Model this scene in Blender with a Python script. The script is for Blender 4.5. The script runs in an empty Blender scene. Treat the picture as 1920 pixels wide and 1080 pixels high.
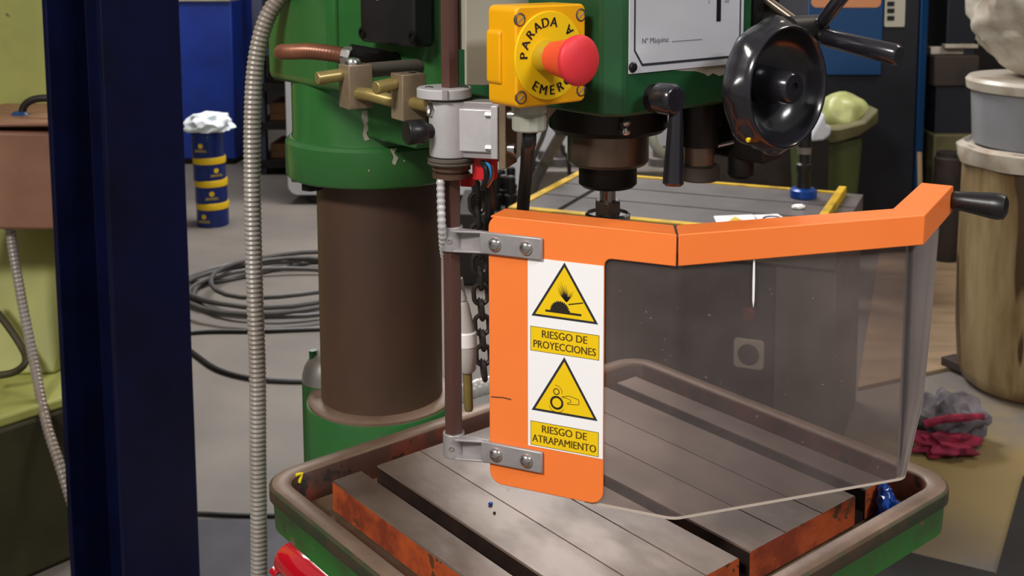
import bpy, bmesh, math, random
from mathutils import Vector, Matrix, noise
random.seed(7)
C = bpy.context.scene.collection
S = bpy.context.scene
R = math.radians

# ------------------------------------------------------------------ camera
CAM_F, CAM_PX, CAM_PY, CAM_TILT, CAM_H = 2075.0, 1026.0, 140.0, R(6.37), 1.5
cd = bpy.data.cameras.new('camera'); cam = bpy.data.objects.new('camera', cd); C.objects.link(cam)
cam.location = (0, 0, CAM_H); cam.rotation_euler = (R(90) - CAM_TILT, 0, 0)
cd.sensor_width = 36; cd.lens = 36 * CAM_F / 1920
cd.shift_x = (960 - CAM_PX) / 1920; cd.shift_y = (CAM_PY - 540) / 1920
cd.clip_start = 0.05; cd.clip_end = 60
cd.dof.use_dof = True; cd.dof.focus_distance = 0.87; cd.dof.aperture_fstop = 20
S.camera = cam

# ------------------------------------------------------------------ world, lights, exposure
w = bpy.data.worlds.new('workshop_air'); S.world = w; w.use_nodes = True
bg = w.node_tree.nodes['Background']; bg.inputs[0].default_value = (1.0, .93, .86, 1); bg.inputs[1].default_value = .30

def area(name, loc, target, size, size_y, power, col):
    ld = bpy.data.lights.new(name, 'AREA'); ld.shape = 'RECTANGLE'; ld.size = size; ld.size_y = size_y
    ld.energy = power; ld.color = col
    o = bpy.data.objects.new(name, ld); C.objects.link(o); o.location = loc
    o.rotation_euler = (Vector(target) - Vector(loc)).to_track_quat('-Z', 'Y').to_euler()
    return o
area('ceiling_lamp_key', (-1.9, -1.7, 3.9), (0, 1.0, 1.2), 1.2, .5, 150, (1, .95, .90))
area('ceiling_lamp_fill', (2.3, -1.3, 3.6), (0.1, 1.1, 1.2), 1.0, .4, 62, (.95, .96, 1))
area('aisle_sheen_lamp', (-.75, 5.9, 4.1), (-1.0, 4.4, 0), 2.6, 1.2, 235, (1, .97, .95))  # unseen lamp, placed at the back to throw a sheen onto the table
area('ceiling_lamp_right', (2.6, 2.6, 4.8), (1.8, 3.6, 0), 1.2, .5, 62, (1, .86, .70))
S.view_settings.view_transform = 'Standard'; S.view_settings.look = 'None'
S.view_settings.exposure = 0.0; S.view_settings.gamma = 1.0; S.view_settings.use_curve_mapping = False

# ------------------------------------------------------------------ measuring helpers (pixel + real depth -> world point)
def ray(x, y):
    a = (x - CAM_PX) / CAM_F; b = (y - CAM_PY) / CAM_F
    c, s = math.cos(CAM_TILT), math.sin(CAM_TILT)
    return Vector((a, c - b * s, -s - b * c))
EYE = Vector((0, 0, CAM_H))
def at(x, y, Y): r = ray(x, y); return EYE + r * (Y / r.y)
def atz(x, y, z): r = ray(x, y); return EYE + r * ((z - CAM_H) / r.z)
def hit(x, y, p, n): r = ray(x, y); return EYE + r * ((Vector(p) - EYE).dot(n) / r.dot(n))
# machine frame: u towards the operator, v to the right along the table, z up
YAW = R(40.08); O = Vector((-.245, .95, 0))
U = Vector((math.sin(YAW), -math.cos(YAW), 0)); V = Vector((math.cos(YAW), math.sin(YAW), 0)); Z = Vector((0, 0, 1))
def m(u, v, z): return O + U * u + V * v + Z * z
def uvz(p): d = Vector(p) - O; return d.dot(U), d.dot(V), p[2]
def onu(x, y, u): return uvz(hit(x, y, O + U * u, U))
def onv(x, y, v): return uvz(hit(x, y, O + V * v, V))

# ------------------------------------------------------------------ materials
def lin(c): return tuple(((k / 255) / 12.92 if k <= 10 else ((k / 255 + .055) / 1.055) ** 2.4) for k in c) + (1,)
def mat(name, c, rough=.5, metal=0, c2=None, scale=12, lo=.4, hi=.65, bump=0, bscale=60, chip=None, stretch=None, coat=0, rough2=None, spec=None, detail=5):
    M = bpy.data.materials.new(name); M.use_nodes = True; nt = M.node_tree; N = nt.nodes; K = nt.links
    b = N['Principled BSDF']; b.inputs['Base Color'].default_value = lin(c); b.inputs['Roughness'].default_value = rough
    b.inputs['Metallic'].default_value = metal; b.inputs['Coat Weight'].default_value = coat; b.inputs['Coat Roughness'].default_value = .15
    if spec is not None: b.inputs['Specular IOR Level'].default_value = spec
    tc = N.new('ShaderNodeTexCoord'); vec = tc.outputs['Object']
    if stretch:
        mp = N.new('ShaderNodeMapping'); mp.inputs['Scale'].default_value = stretch; K.new(vec, mp.inputs[0]); vec = mp.outputs[0]
    def ramp(sc, l, h, dt=detail, off=0):
        n = N.new('ShaderNodeTexNoise'); n.inputs['Scale'].default_value = sc; n.inputs['Detail'].default_value = dt
        n.inputs['Roughness'].default_value = .6
        v2 = vec
        if off:
            ad = N.new('ShaderNodeVectorMath'); ad.inputs[1].default_value = (off, off * .7, off * 1.3); K.new(vec, ad.inputs[0]); v2 = ad.outputs[0]
        K.new(v2, n.inputs['Vector'])
        r = N.new('ShaderNodeMapRange'); r.inputs[1].default_value = l; r.inputs[2].default_value = h; K.new(n.outputs[0], r.inputs[0])
        return r.outputs[0]
    def mix(f, a, bb):
        x = N.new('ShaderNodeMix'); x.data_type = 'RGBA'; K.new(f, x.inputs[0])
        if isinstance(a, tuple): x.inputs[6].default_value = a
        else: K.new(a, x.inputs[6])
        x.inputs[7].default_value = bb; return x.outputs[2]
    col = lin(c)
    if c2:
        f = ramp(scale, lo, hi); col = mix(f, col, lin(c2))
        if rough2 is not None:
            mr = N.new('ShaderNodeMapRange'); mr.inputs[3].default_value = rough; mr.inputs[4].default_value = rough2
            K.new(f, mr.inputs[0]); K.new(mr.outputs[0], b.inputs['Roughness'])
    if chip:
        for q, (cc, csc, thr) in enumerate(chip): col = mix(ramp(csc, thr, thr + .015, 3, 3.1 + q * 5), col, lin(cc))
    if not isinstance(col, tuple): K.new(col, b.inputs['Base Color'])
    if bump:
        n = N.new('ShaderNodeTexNoise'); n.inputs['Scale'].default_value = bscale; n.inputs['Detail'].default_value = 4; K.new(vec, n.inputs['Vector'])
        bp = N.new('ShaderNodeBump'); bp.inputs['Strength'].default_value = bump; bp.inputs['Distance'].default_value = .002
        K.new(n.outputs[0], bp.inputs['Height']); K.new(bp.outputs[0], b.inputs['Normal'])
    return M

M_floor = mat('concrete_floor', (116, 109, 102), .62, 0, (92, 87, 84), 1.3, .35, .7, .25, 30)
def stain_floor(M, c, r, col):
    # irregular yellow oil stain with a shape of its own on the concrete
    nt = M.node_tree; N = nt.nodes; K = nt.links; b = N['Principled BSDF']
    tc = N.new('ShaderNodeTexCoord'); nz = N.new('ShaderNodeTexNoise'); nz.inputs['Scale'].default_value = 3.2; nz.inputs['Detail'].default_value = 7; K.new(tc.outputs['Object'], nz.inputs['Vector'])
    ds = N.new('ShaderNodeVectorMath'); ds.operation = 'DISTANCE'; ds.inputs[1].default_value = (c[0], c[1], 0); K.new(tc.outputs['Object'], ds.inputs[0])
    mu_ = N.new('ShaderNodeMath'); mu_.operation = 'MULTIPLY_ADD'; mu_.inputs[1].default_value = 1.3; K.new(nz.outputs[0], mu_.inputs[0]); K.new(ds.outputs['Value'], mu_.inputs[2])
    mr = N.new('ShaderNodeMapRange'); mr.inputs[1].default_value = r + .45; mr.inputs[2].default_value = r + .78; mr.inputs[3].default_value = .85; mr.inputs[4].default_value = 0; K.new(mu_.outputs[0], mr.inputs[0])
    old = b.inputs['Base Color'].links[0].from_socket; x = N.new('ShaderNodeMix'); x.data_type = 'RGBA'; K.new(mr.outputs[0], x.inputs[0]); K.new(old, x.inputs[6]); x.inputs[7].default_value = lin(col); K.new(x.outputs[2], b.inputs['Base Color'])
stain_floor(M_floor, (1.30, 2.98), .42, (140, 120, 72)); stain_floor(M_floor, (1.02, 2.72), .10, (104, 92, 74))
M_stain = mat('oil_stained_concrete', (124, 114, 84), .6, 0, (92, 84, 66), 7, .35, .65, .2, 40, chip=[((116, 100, 58), 5, .58)])
M_wall = mat('dim_workshop_wall', (46, 42, 40), .9, 0, (30, 28, 28), 1.2)
M_orange = mat('orange_powder_coat', (253, 134, 62), .38, 0, (249, 126, 56), 8, .3, .8, .04, 500, spec=.4)
M_green = mat('green_machine_paint', (52, 112, 52), .3, 0, (42, 94, 48), 5, .35, .7, .08, 90, chip=[((176, 184, 160), 26, .72)], coat=.2)
M_green_head = mat('green_head_paint', (34, 82, 48), .34, 0, (28, 66, 40), 7, .35, .7, .08, 90, chip=[((170, 170, 140), 60, .735)])
M_green_table = mat('green_table_paint', (38, 108, 34), .5, 0, (52, 74, 34), 22, .45, .68, .2, 60, chip=[((120, 84, 60), 48, .66)])
M_brown_steel = mat('oily_brown_steel', (96, 68, 50), .46, .2, (72, 56, 48), 5, .35, .68, .06, 60, stretch=(1, 1, .4), chip=[((52, 36, 28), 17, .72)])
M_rod = mat('oxidised_rod_steel', (98, 66, 58), .5, .35, (78, 54, 48), 30, .35, .7, stretch=(1, 1, .15))
M_tray_dark = mat('oily_tray_wall', (70, 46, 36), .5, .1, (122, 50, 30), 10, .50, .64, .3, 70, chip=[((44, 34, 28), 24, .60)])
M_tray_rim = mat('worn_cast_rim', (128, 106, 90), .5, .2, (98, 76, 62), 14, .35, .7, .2, 80)
M_tray_band = mat('grimy_rim_band', (78, 58, 42), .55, .1, (46, 58, 34), 30, .4, .62, .3, 70)
M_slab = mat('worn_table_iron', (106, 90, 79), .40, .25, (72, 55, 45), 8, .40, .62, .1, 120, rough2=.54, chip=[((70, 54, 43), 40, .74)], stretch=(1, .6, 1), spec=.45)
M_gutter = mat('oily_gutter_floor', (112, 92, 74), .5, .1, (86, 66, 50), 10, .35, .65, .3, 70)
M_slot = mat('dark_slot_iron', (48, 32, 24), .6, .2, (34, 24, 20), 20, .4, .6, .2, 60)
M_redpaint = mat('red_primer_edge', (176, 80, 38), .55, 0, (126, 54, 32), 34, .4, .6, .35, 80, chip=[((92, 58, 38), 46, .62)])
M_darkred = mat('dark_red_matt', (92, 30, 30), .5)
M_silver = mat('cast_aluminium', (212, 210, 211), .36, .25, (192, 190, 191), 20, .35, .7, .08, 200)
M_clamp = mat('grey_zinc_casting', (168, 162, 162), .42, .3, (152, 148, 148), 30, .35, .7, .08, 200)
M_chrome = mat('bright_steel', (205, 202, 200), .2, .95)
M_quill = mat('oiled_quill_steel', (142, 130, 118), .28, .6, (98, 82, 66), 9, .35, .7, stretch=(1, 1, .3))
M_brass = mat('dull_brass', (168, 150, 92), .34, .5, (140, 122, 74), 30, .35, .7)
M_brassblock = mat('tarnished_block', (150, 134, 110), .42, .3, (124, 106, 86), 18, .35, .7, .06, 90)
M_copper = mat('brown_flexible_conduit', (142, 92, 66), .36, .35, (112, 70, 52), 20, .35, .7)
M_black = mat('black_plastic', (24, 23, 24), .35, 0, bump=.04, bscale=200)
M_bakelite = mat('glossy_black_bakelite', (27, 26, 31), .2, 0, (38, 37, 43), 12, .4, .7, coat=.3)
M_blackmetal = mat('blackened_steel', (28, 25, 24), .42, .3, (20, 17, 16), 12)
M_dark = mat('black_cover_panel', (32, 30, 31), .45, 0, (24, 23, 24), 14)
M_yellow = mat('yellow_enclosure_plastic', (246, 176, 6), .38, 0, (236, 166, 8), 8)
M_disc = mat('yellow_legend_disc', (250, 206, 14), .42)
M_olive = mat('olive_collar_plastic', (186, 152, 24), .42)
M_redbtn = mat('red_mushroom_plastic', (224, 50, 58), .55, 0, (210, 42, 48), 12)
M_redstem = mat('red_stem_plastic', (238, 82, 50), .5)
M_ink = mat('black_print', (34, 27, 14), .6)
M_inkb = mat('brown_print', (100, 76, 8), .6)
M_grey_print = mat('grey_print', (120, 120, 124), .6)
M_line = mat('dark_border_print', (40, 42, 48), .55)
M_white = mat('white_label_film', (253, 252, 252), .35)
M_lab_yellow = mat('warning_yellow_print', (246, 206, 12), .4)
M_plate = mat('white_metal_plate', (246, 246, 252), .26, .45, (240, 240, 246), 3, spec=.7)
M_cream = mat('cream_bracket_paint', (172, 168, 152), .45, 0, (156, 150, 134), 6)
M_gland = mat('grey_gland_plastic', (158, 160, 146), .5)
M_conduit = mat('grey_flexible_conduit', (158, 154, 148), .38, .1, (138, 124, 112), 3.2, .4, .62)
M_navy = mat('navy_column_paint', (11, 16, 54), .42, 0, (7, 10, 32), 5, .35, .7, .25, 300, spec=.25)
M_blue = mat('blue_cabinet_paint', (14, 52, 150), .5, 0, (10, 42, 128), 3)
M_lime = mat('olive_lime_paint', (172, 174, 98), .45, 0, (148, 152, 82), 4, .35, .7, .05, 80, chip=[((70, 70, 42), 9, .735)])
M_limeshade = mat('shaded_olive_paint', (62, 58, 34), .6, 0, (46, 44, 26), 3)  # olive paint darkened to stand for the shade below the ledge
M_rustbox = mat('copper_brown_box', (152, 108, 86), .5, .05, (124, 86, 68), 5, .35, .7)
M_wire = mat('black_cable_rubber', (26, 25, 26), .45)
M_greywire = mat('grey_cable_rubber', (74, 72, 72), .5)
M_can = mat('blue_can_print', (16, 42, 118), .3, .1, (12, 32, 92), 10, chip=[((104, 128, 168), 26, .68)])
M_canband = mat('yellow_can_band', (216, 178, 20), .4)
M_foam = mat('white_wadding', (226, 232, 238), .8, 0, (204, 212, 220), 14, .35, .65, .3, 60)
M_panel = mat('pale_grey_cabinet', (190, 192, 198), .5, 0, (176, 178, 184), 2)
M_slate = mat('slate_rack_paint', (58, 62, 88), .5, 0, (46, 48, 68), 4)
M_wood = mat('pale_timber', (150, 108, 76), .7, 0, (114, 80, 56), 6, stretch=(1, 6, 6))
M_darkwood = mat('dark_stack', (52, 40, 34), .7, 0, (32, 26, 24), 6)
M_bed = mat('dark_bed_casting', (38, 34, 34), .6, 0, (28, 25, 25), 4)
M_bedgrey = mat('grey_bed_casting', (94, 88, 80), .55, 0, (78, 72, 66), 5)
M_bedtop = mat('ground_grey_bed', (104, 100, 100), .42, .2, (84, 80, 80), 5, .35, .7)
M_tape = mat('yellow_marking_tape', (204, 166, 20), .55, 0, (150, 120, 24), 14, .45, .7)
M_bin = mat('olive_green_bin', (66, 76, 34), .5, 0, (54, 62, 30), 5)
M_binlid = mat('faded_bin_rim', (98, 94, 58), .6, 0, (78, 74, 46), 7)
M_bag = mat('pale_green_bag', (178, 184, 122), .4, 0, (150, 156, 98), 9, .35, .65, .4, 20)
M_cabdark = mat('dark_navy_cabinet', (16, 20, 34), .5, 0, (12, 14, 24), 3)
M_teal = mat('teal_edge_strip', (8, 62, 112), .45)
M_sign = mat('salmon_sign', (206, 138, 96), .5)
M_drum = mat('yellowed_plastic_drum', (160, 140, 102), .42, 0, (100, 76, 44), 5, .36, .56, stretch=(1, 1, .16), chip=[((66, 48, 28), 4.2, .56)])
M_bucket = mat('clouded_grey_bucket', (144, 146, 152), .4, 0, (124, 122, 122), 4, stretch=(1, 1, .4))
M_sack = mat('dirty_clear_sack', (192, 184, 170), .36, 0, (148, 128, 104), 4.5, .46, .68, .3, 12)
M_oldbox = mat('brown_carton', (60, 49, 43), .8, 0, (44, 37, 32), 6)
M_rag = mat('grey_woven_rag', (112, 106, 112), .85, 0, (74, 68, 74), 18, .4, .6, .4, 90)
M_pink = mat('crimson_cloth', (146, 30, 62), .85, 0, (98, 18, 42), 20)
M_blacksheet = mat('matt_black_sheet', (22, 20, 20), .8, 0, (30, 27, 26), 8)
M_greysheet = mat('slate_grey_sheet', (70, 70, 78), .8, 0, (58, 58, 64), 6)
M_tan = mat('tan_matt', (152, 128, 100), .7, 0, (132, 110, 84), 3, stretch=(1, 4, 1))
M_redplug = mat('glossy_red_plug', (205, 16, 34), .08, 0, (180, 12, 28), 8, coat=.8)
M_redplain = mat('red_connector_plastic', (206, 26, 34), .45)
M_bluewire = mat('blue_wire', (36, 130, 196), .4)
M_orangewire = mat('orange_wire', (206, 104, 60), .4)
M_bluebase = mat('blue_magnet_base', (14, 62, 140), .25, .2)
M_blueplastic = mat('blue_crumpled_film', (34, 84, 178), .25, 0, (20, 36, 90), 30, .4, .6)
M_lampgrey = mat('pale_control_plate', (184, 182, 168), .5)
M_chain = mat('dark_chain_steel', (58, 52, 50), .42, .5)
M_nozzle = mat('pale_nozzle_plastic', (196, 192, 186), .35, .1)
M_capwhite = mat('bare_collar_metal', (140, 138, 134), .45, .3, (120, 112, 102), 9)
M_pinkchip = mat('yellow_paint_spot', (224, 200, 20), .6)

def pane_material():
    M = bpy.data.materials.new('scuffed_polycarbonate'); M.use_nodes = True; nt = M.node_tree; N = nt.nodes; K = nt.links
    for n in list(N): N.remove(n)
    out = N.new('ShaderNodeOutputMaterial')
    tr = N.new('ShaderNodeBsdfTransparent'); tr.inputs[0].default_value = (.74, .70, .68, 1)
    di = N.new('ShaderNodeBsdfDiffuse'); di.inputs[0].default_value = (.50, .42, .40, 1)
    gl = N.new('ShaderNodeBsdfGlossy'); gl.inputs[0].default_value = (.9, .9, .92, 1); gl.inputs['Roughness'].default_value = .12
    tc = N.new('ShaderNodeTexCoord')
    n1 = N.new('ShaderNodeTexNoise'); n1.inputs['Scale'].default_value = 14; n1.inputs['Detail'].default_value = 6; K.new(tc.outputs['Object'], n1.inputs['Vector'])
    n2 = N.new('ShaderNodeTexNoise'); n2.inputs['Scale'].default_value = 260; n2.inputs['Detail'].default_value = 1; K.new(tc.outputs['Object'], n2.inputs['Vector'])
    r1 = N.new('ShaderNodeMapRange'); r1.inputs[1].default_value = .3; r1.inputs[2].default_value = .75; r1.inputs[3].default_value = .07; r1.inputs[4].default_value = .16; K.new(n1.outputs[0], r1.inputs[0])
    r2 = N.new('ShaderNodeMapRange'); r2.inputs[1].default_value = .76; r2.inputs[2].default_value = .79; r2.inputs[3].default_value = 0; r2.inputs[4].default_value = .2; K.new(n2.outputs[0], r2.inputs[0])
    ad = N.new('ShaderNodeMath'); ad.operation = 'ADD'; K.new(r1.outputs[0], ad.inputs[0]); K.new(r2.outputs[0], ad.inputs[1])
    lw = N.new('ShaderNodeLayerWeight'); lw.inputs[0].default_value = .5
    pw = N.new('ShaderNodeMath'); pw.operation = 'POWER'; pw.inputs[1].default_value = 3.5; K.new(lw.outputs['Facing'], pw.inputs[0])
    ms = N.new('ShaderNodeMath'); ms.operation = 'MULTIPLY_ADD'; ms.inputs[1].default_value = .55; K.new(pw.outputs[0], ms.inputs[0]); K.new(ad.outputs[0], ms.inputs[2])
    mx = N.new('ShaderNodeMixShader'); K.new(ms.outputs[0], mx.inputs[0]); K.new(tr.outputs[0], mx.inputs[1]); K.new(di.outputs[0], mx.inputs[2])
    fr = N.new('ShaderNodeFresnel'); fr.inputs[0].default_value = 1.33
    m2 = N.new('ShaderNodeMixShader'); K.new(fr.outputs[0], m2.inputs[0]); K.new(mx.outputs[0], m2.inputs[1]); K.new(gl.outputs[0], m2.inputs[2])
    K.new(m2.outputs[0], out.inputs[0]); return M
M_pane = pane_material()

# ------------------------------------------------------------------ mesh helpers (all build in world coordinates)
def basis(ax):
    ax = Vector(ax).normalized(); t = Vector((0, 0, 1)) if abs(ax.z) < .9 else Vector((1, 0, 0))
    a = ax.cross(t).normalized(); return a, ax.cross(a).normalized(), ax
def hexa(bm, p):          # p: 8 corners, bottom 4 then top 4
    v = [bm.verts.new(q) for q in p]
    for f in ((3, 2, 1, 0), (4, 5, 6, 7), (0, 1, 5, 4), (1, 2, 6, 5), (2, 3, 7, 6), (3, 0, 4, 7)): bm.faces.new([v[i] for i in f])
def fbox(bm, o, a, b, c):  # corner o and three edge vectors
    o, a, b, c = map(Vector, (o, a, b, c))
    hexa(bm, [o, o + a, o + a + b, o + b, o + c, o + a + c, o + a + b + c, o + b + c])
def mbox(bm, u0, u1, v0, v1, z0, z1): fbox(bm, m(u0, v0, z0), U * (u1 - u0), V * (v1 - v0), Z * (z1 - z0))
def wbox(bm, x0, x1, y0, y1, z0, z1): fbox(bm, (x0, y0, z0), (x1 - x0, 0, 0), (0, y1 - y0, 0), (0, 0, z1 - z0))
def prism(bm, pts, d):     # planar polygon of 3D points extruded by vector d
    a = [bm.verts.new(p) for p in pts]; b = [bm.verts.new(Vector(p) + Vector(d)) for p in pts]; n = len(pts)
    bm.faces.new(a[::-1]); bm.faces.new(b)
    for i in range(n): bm.faces.new((a[i], a[(i + 1) % n], b[(i + 1) % n], b[i]))
def flat(bm, pts): bm.faces.new([bm.verts.new(p) for p in pts])
def lathe(bm, o, ax, prof, n=32, rad=None):   # prof: list of (radius, height along axis)
    a, b, ax = basis(ax); o = Vector(o); rings = []
    for r, h in prof:
        if r <= 1e-6: rings.append([bm.verts.new(o + ax * h)])
        else:
            rings.append([bm.verts.new(o + ax * h + (a * math.cos(t) + b * math.sin(t)) * (r * (rad(t, r, h) if rad else 1))) for t in [2 * math.pi * i / n for i in range(n)]])
    for A, B in zip(rings, rings[1:]):
        for i in range(n):
            j = (i + 1) % n
            if len(A) == 1 and len(B) == 1: continue
            if len(A) == 1: bm.faces.new((A[0], B[i], B[j]))
            elif len(B) == 1: bm.faces.new((A[i], A[j], B[0]))
            else: bm.faces.new((A[i], A[j], B[j], B[i]))
    for Rg, rev in ((rings[0], True), (rings[-1], False)):
        if len(Rg) > 1: bm.faces.new(Rg[::-1] if rev else Rg)
def cyl(bm, p0, p1, r0, r1=None, n=24):
    p0, p1 = Vector(p0), Vector(p1); r1 = r0 if r1 is None else r1; L = (p1 - p0).length
    lathe(bm, p0, p1 - p0, [(r0, 0), (r1, L)], n)
def spline(pts, n=10):
    P = [Vector(p) for p in pts]; P = [P[0] * 2 - P[1]] + P + [P[-1] * 2 - P[-2]]; out = []
    for i in range(1, len(P) - 2):
        a, b, c, d = P[i - 1:i + 3]
        for k in range(n):
            t = k / n; out.append(.5 * ((2 * b) + (c - a) * t + (2 * a - 5 * b + 4 * c - d) * t * t + (3 * b - a - 3 * c + d) * t ** 3))
    out.append(P[-2]); return out
def resample(pts, step):
    out = [pts[0].copy()]; acc = 0
    for a, b in zip(pts, pts[1:]):
        L = (b - a).length; t = step - acc
        while t <= L and L > 0: out.append(a.lerp(b, t / L)); t += step
        acc = L - (t - step)
    return out
def tube(bm, pts, r, n=10, rf=None):
    pts = [Vector(p) for p in pts]; rings = []; prev = None
    for i, p in enumerate(pts):
        t = (pts[min(i + 1, len(pts) - 1)] - pts[max(i - 1, 0)]).normalized()
        if prev is None: a = basis(t)[0]
        else: a = (prev - t * prev.dot(t)).normalized()
        prev = a; b = t.cross(a); rr = rf(i) if rf else r
        rings.append([bm.verts.new(p + (a * math.cos(q) + b * math.sin(q)) * rr) for q in [2 * math.pi * k / n for k in range(n)]])
    for A, B in zip(rings, rings[1:]):
        for i in range(n): bm.faces.new((A[i], A[(i + 1) % n], B[(i + 1) % n], B[i]))
    bm.faces.new(rings[0][::-1]); bm.faces.new(rings[-1])
def ribbed(bm, pts, r, pitch, depth=.12, n=14, per=4):
    q = resample(pts, pitch / per); tube(bm, q, r, n, lambda i: r * (1 - depth * (.5 + .5 * math.cos(2 * math.pi * (i % per) / per))))
def rrect(x0, x1, y0, y1, r, k=5):
    pts = []
    for cx, cy, a0 in ((x1 - r, y0 + r, -90), (x1 - r, y1 - r, 0), (x0 + r, y1 - r, 90), (x0 + r, y0 + r, 180)):
        for i in range(k + 1): t = R(a0 + 90 * i / k); pts.append((cx + r * math.cos(t), cy + r * math.sin(t)))
    return pts
def screw(bm, p, ax, r, h, slot=True):
    lathe(bm, p, ax, [(r, 0), (r, h * .4), (r * .75, h * .85), (r * .3, h), (0, h)], 14)
def lump(bm, c, rx, ry, rz, amp=.25, freq=3, sub=3, seed=0):
    t = bmesh.new(); bmesh.ops.create_icosphere(t, subdivisions=sub, radius=1)
    for v in t.verts:
        k = 1 + amp * noise.noise(v.co * freq + Vector((seed, seed * 2.1, seed * .7)))
        v.co = Vector(c) + Vector((v.co.x * rx * k, v.co.y * ry * k, v.co.z * rz * k))
    me = bpy.data.meshes.new('t'); t.to_mesh(me); t.free(); bm.from_mesh(me); bpy.data.meshes.remove(me)

def empty(name, loc, rotz=0):
    o = bpy.data.objects.new(name, None); C.objects.link(o); o.location = loc; o.rotation_euler = (0, 0, rotz); o.empty_display_size = .05
    o['_m'] = 0; del o['_m']; return o
def world_of(o):
    M = Matrix.LocRotScale(o.location, o.rotation_euler, o.scale)
    return world_of(o.parent) @ M if o.parent else M
def obj(name, bm, ma, parent=None, bevel=0, smooth=True, segs=2, loc=None, ang=38):
    me = bpy.data.meshes.new(name); o = bpy.data.objects.new(name, me); C.objects.link(o)
    bmesh.ops.recalc_face_normals(bm, faces=bm.faces[:])
    if parent: o.parent = parent; bm.transform(world_of(parent).inverted())
    else:
        if loc is None:
            xs = [v.co for v in bm.verts]; loc = Vector((sum(c.x for c in xs) / len(xs), sum(c.y for c in xs) / len(xs), min(c.z for c in xs)))
        o.location = loc; bm.transform(Matrix.Translation(-Vector(loc)))
    for f in bm.faces: f.smooth = smooth
    for e in bm.edges:
        if len(e.link_faces) == 2 and e.calc_face_angle(0) > R(ang): e.smooth = False
    bm.to_mesh(me); bm.free()
    for x in (ma if isinstance(ma, (list, tuple)) else [ma]): me.materials.append(x)
    if bevel:
        b = o.modifiers.new('edge', 'BEVEL'); b.width = bevel; b.segments = segs; b.limit_method = 'ANGLE'; b.angle_limit = R(40)
    return o
def part(name, fn, ma, parent, **k):
    bm = bmesh.new(); fn(bm); return obj(name, bm, ma, parent, **k)
def tag(o, label, cat, group=None):
    o['label'] = label; o['category'] = cat
    if group: o['group'] = group
    return o
def struct(o): o['kind'] = 'structure'; return o
_tc = {}
def text(bm, s, size, o, xd, yd, bold=0.0, align='CENTER', spacing=1.0, strike=0, sx=1.0):
    key = s, bold, align, spacing
    if key not in _tc:
        cu = bpy.data.curves.new('t', 'FONT'); cu.body = s; cu.size = 1; cu.align_x = align; cu.offset = bold; cu.space_character = spacing; cu.resolution_u = 3
        ob = bpy.data.objects.new('t', cu); C.objects.link(ob); dg = bpy.context.evaluated_depsgraph_get(); me = ob.evaluated_get(dg).to_mesh()
        _tc[key] = ([v.co.copy() for v in me.vertices], [tuple(p.vertices) for p in me.polygons])
        ob.evaluated_get(dg).to_mesh_clear(); bpy.data.objects.remove(ob); bpy.data.curves.remove(cu)
    vs, fs = _tc[key]; o = Vector(o); V_ = [bm.verts.new(o + xd * (c.x * size * sx) + yd * (c.y * size)) for c in vs]
    for f in fs:
        try: bm.faces.new([V_[i] for i in f])
        except ValueError: pass
    if strike: text(bm, s, size, o + xd * size * strike, xd, yd, bold, align, spacing, 0, sx)

# ================================================================== SETTING
bm = bmesh.new(); wbox(bm, -7, 7, -3, 11, -.1, 0); struct(obj('floor', bm, M_floor, loc=(0, 0, 0), smooth=False))
bm = bmesh.new(); wbox(bm, -7, 7, 10.8, 11, 0, 4); struct(obj('wall_back', bm, M_wall, smooth=False))
bm = bmesh.new(); wbox(bm, 6.8, 7, -3, 10.8, 0, 4); struct(obj('wall_right', bm, M_wall, smooth=False))
bm = bmesh.new(); wbox(bm, -7, -6.8, -3, 10.8, 0, 4); struct(obj('wall_left', bm, M_wall, smooth=False))

# ================================================================== DRILL PRESS
CU, SU, CV = -.221, .171, .2475        # column axis, spindle axis
press = empty('drill_press', m(CU, CV, 0), YAW)
tag(press, 'green pillar drilling machine with brown steel column and black handwheel', 'drill')
part('column', lambda b: cyl(b, m(CU, CV, .03), m(CU, CV, 1.3), .072, n=48), M_brown_steel, press)
part('foot', lambda b: mbox(b, CU - .2, CU + .3, CV - .17, CV + .17, 0, .06), M_green, press, bevel=.01)
# table bracket collar round the column
zc = at(690, 800, 1.19).z
part('bracket_collar', lambda b: lathe(b, m(CU, CV, zc - .16), Z, [(.089, 0), (.09, .155), (.089, .159), (.0735, .162)], 48), M_green, press)
part('collar_top', lambda b: lathe(b, m(CU, CV, zc - .001), Z, [(.0875, 0), (.0875, .0035), (.084, .0055), (.0735, .006)], 48), M_tray_rim, press)
ec_ = at(617, 800, 1.315)
part('bracket_ear', lambda b: cyl(b, Vector((ec_.x, ec_.y, zc - .16)), Vector((ec_.x, ec_.y, zc + .006)), .0315, n=32), M_green, press)
part('ear_cap', lambda b: lathe(b, Vector((ec_.x, ec_.y, zc + .006)), Z, [(.0315, 0), (.0308, .008), (.0285, .017), (.023, .026), (.014, .033), (0, .036)], 32), M_capwhite, press)
part('collar_bolt', lambda b: cyl(b, Vector((ec_.x - .0155, ec_.y - .004, zc + .026)), Vector((ec_.x - .0165, ec_.y - .004, zc + .044)), .0055, n=6), M_green_head, press)
part('table_arm', lambda b: mbox(b, CU + .06, .09, CV - .06, CV + .06, zc - .15, .958), M_green, press, bevel=.01)
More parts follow.
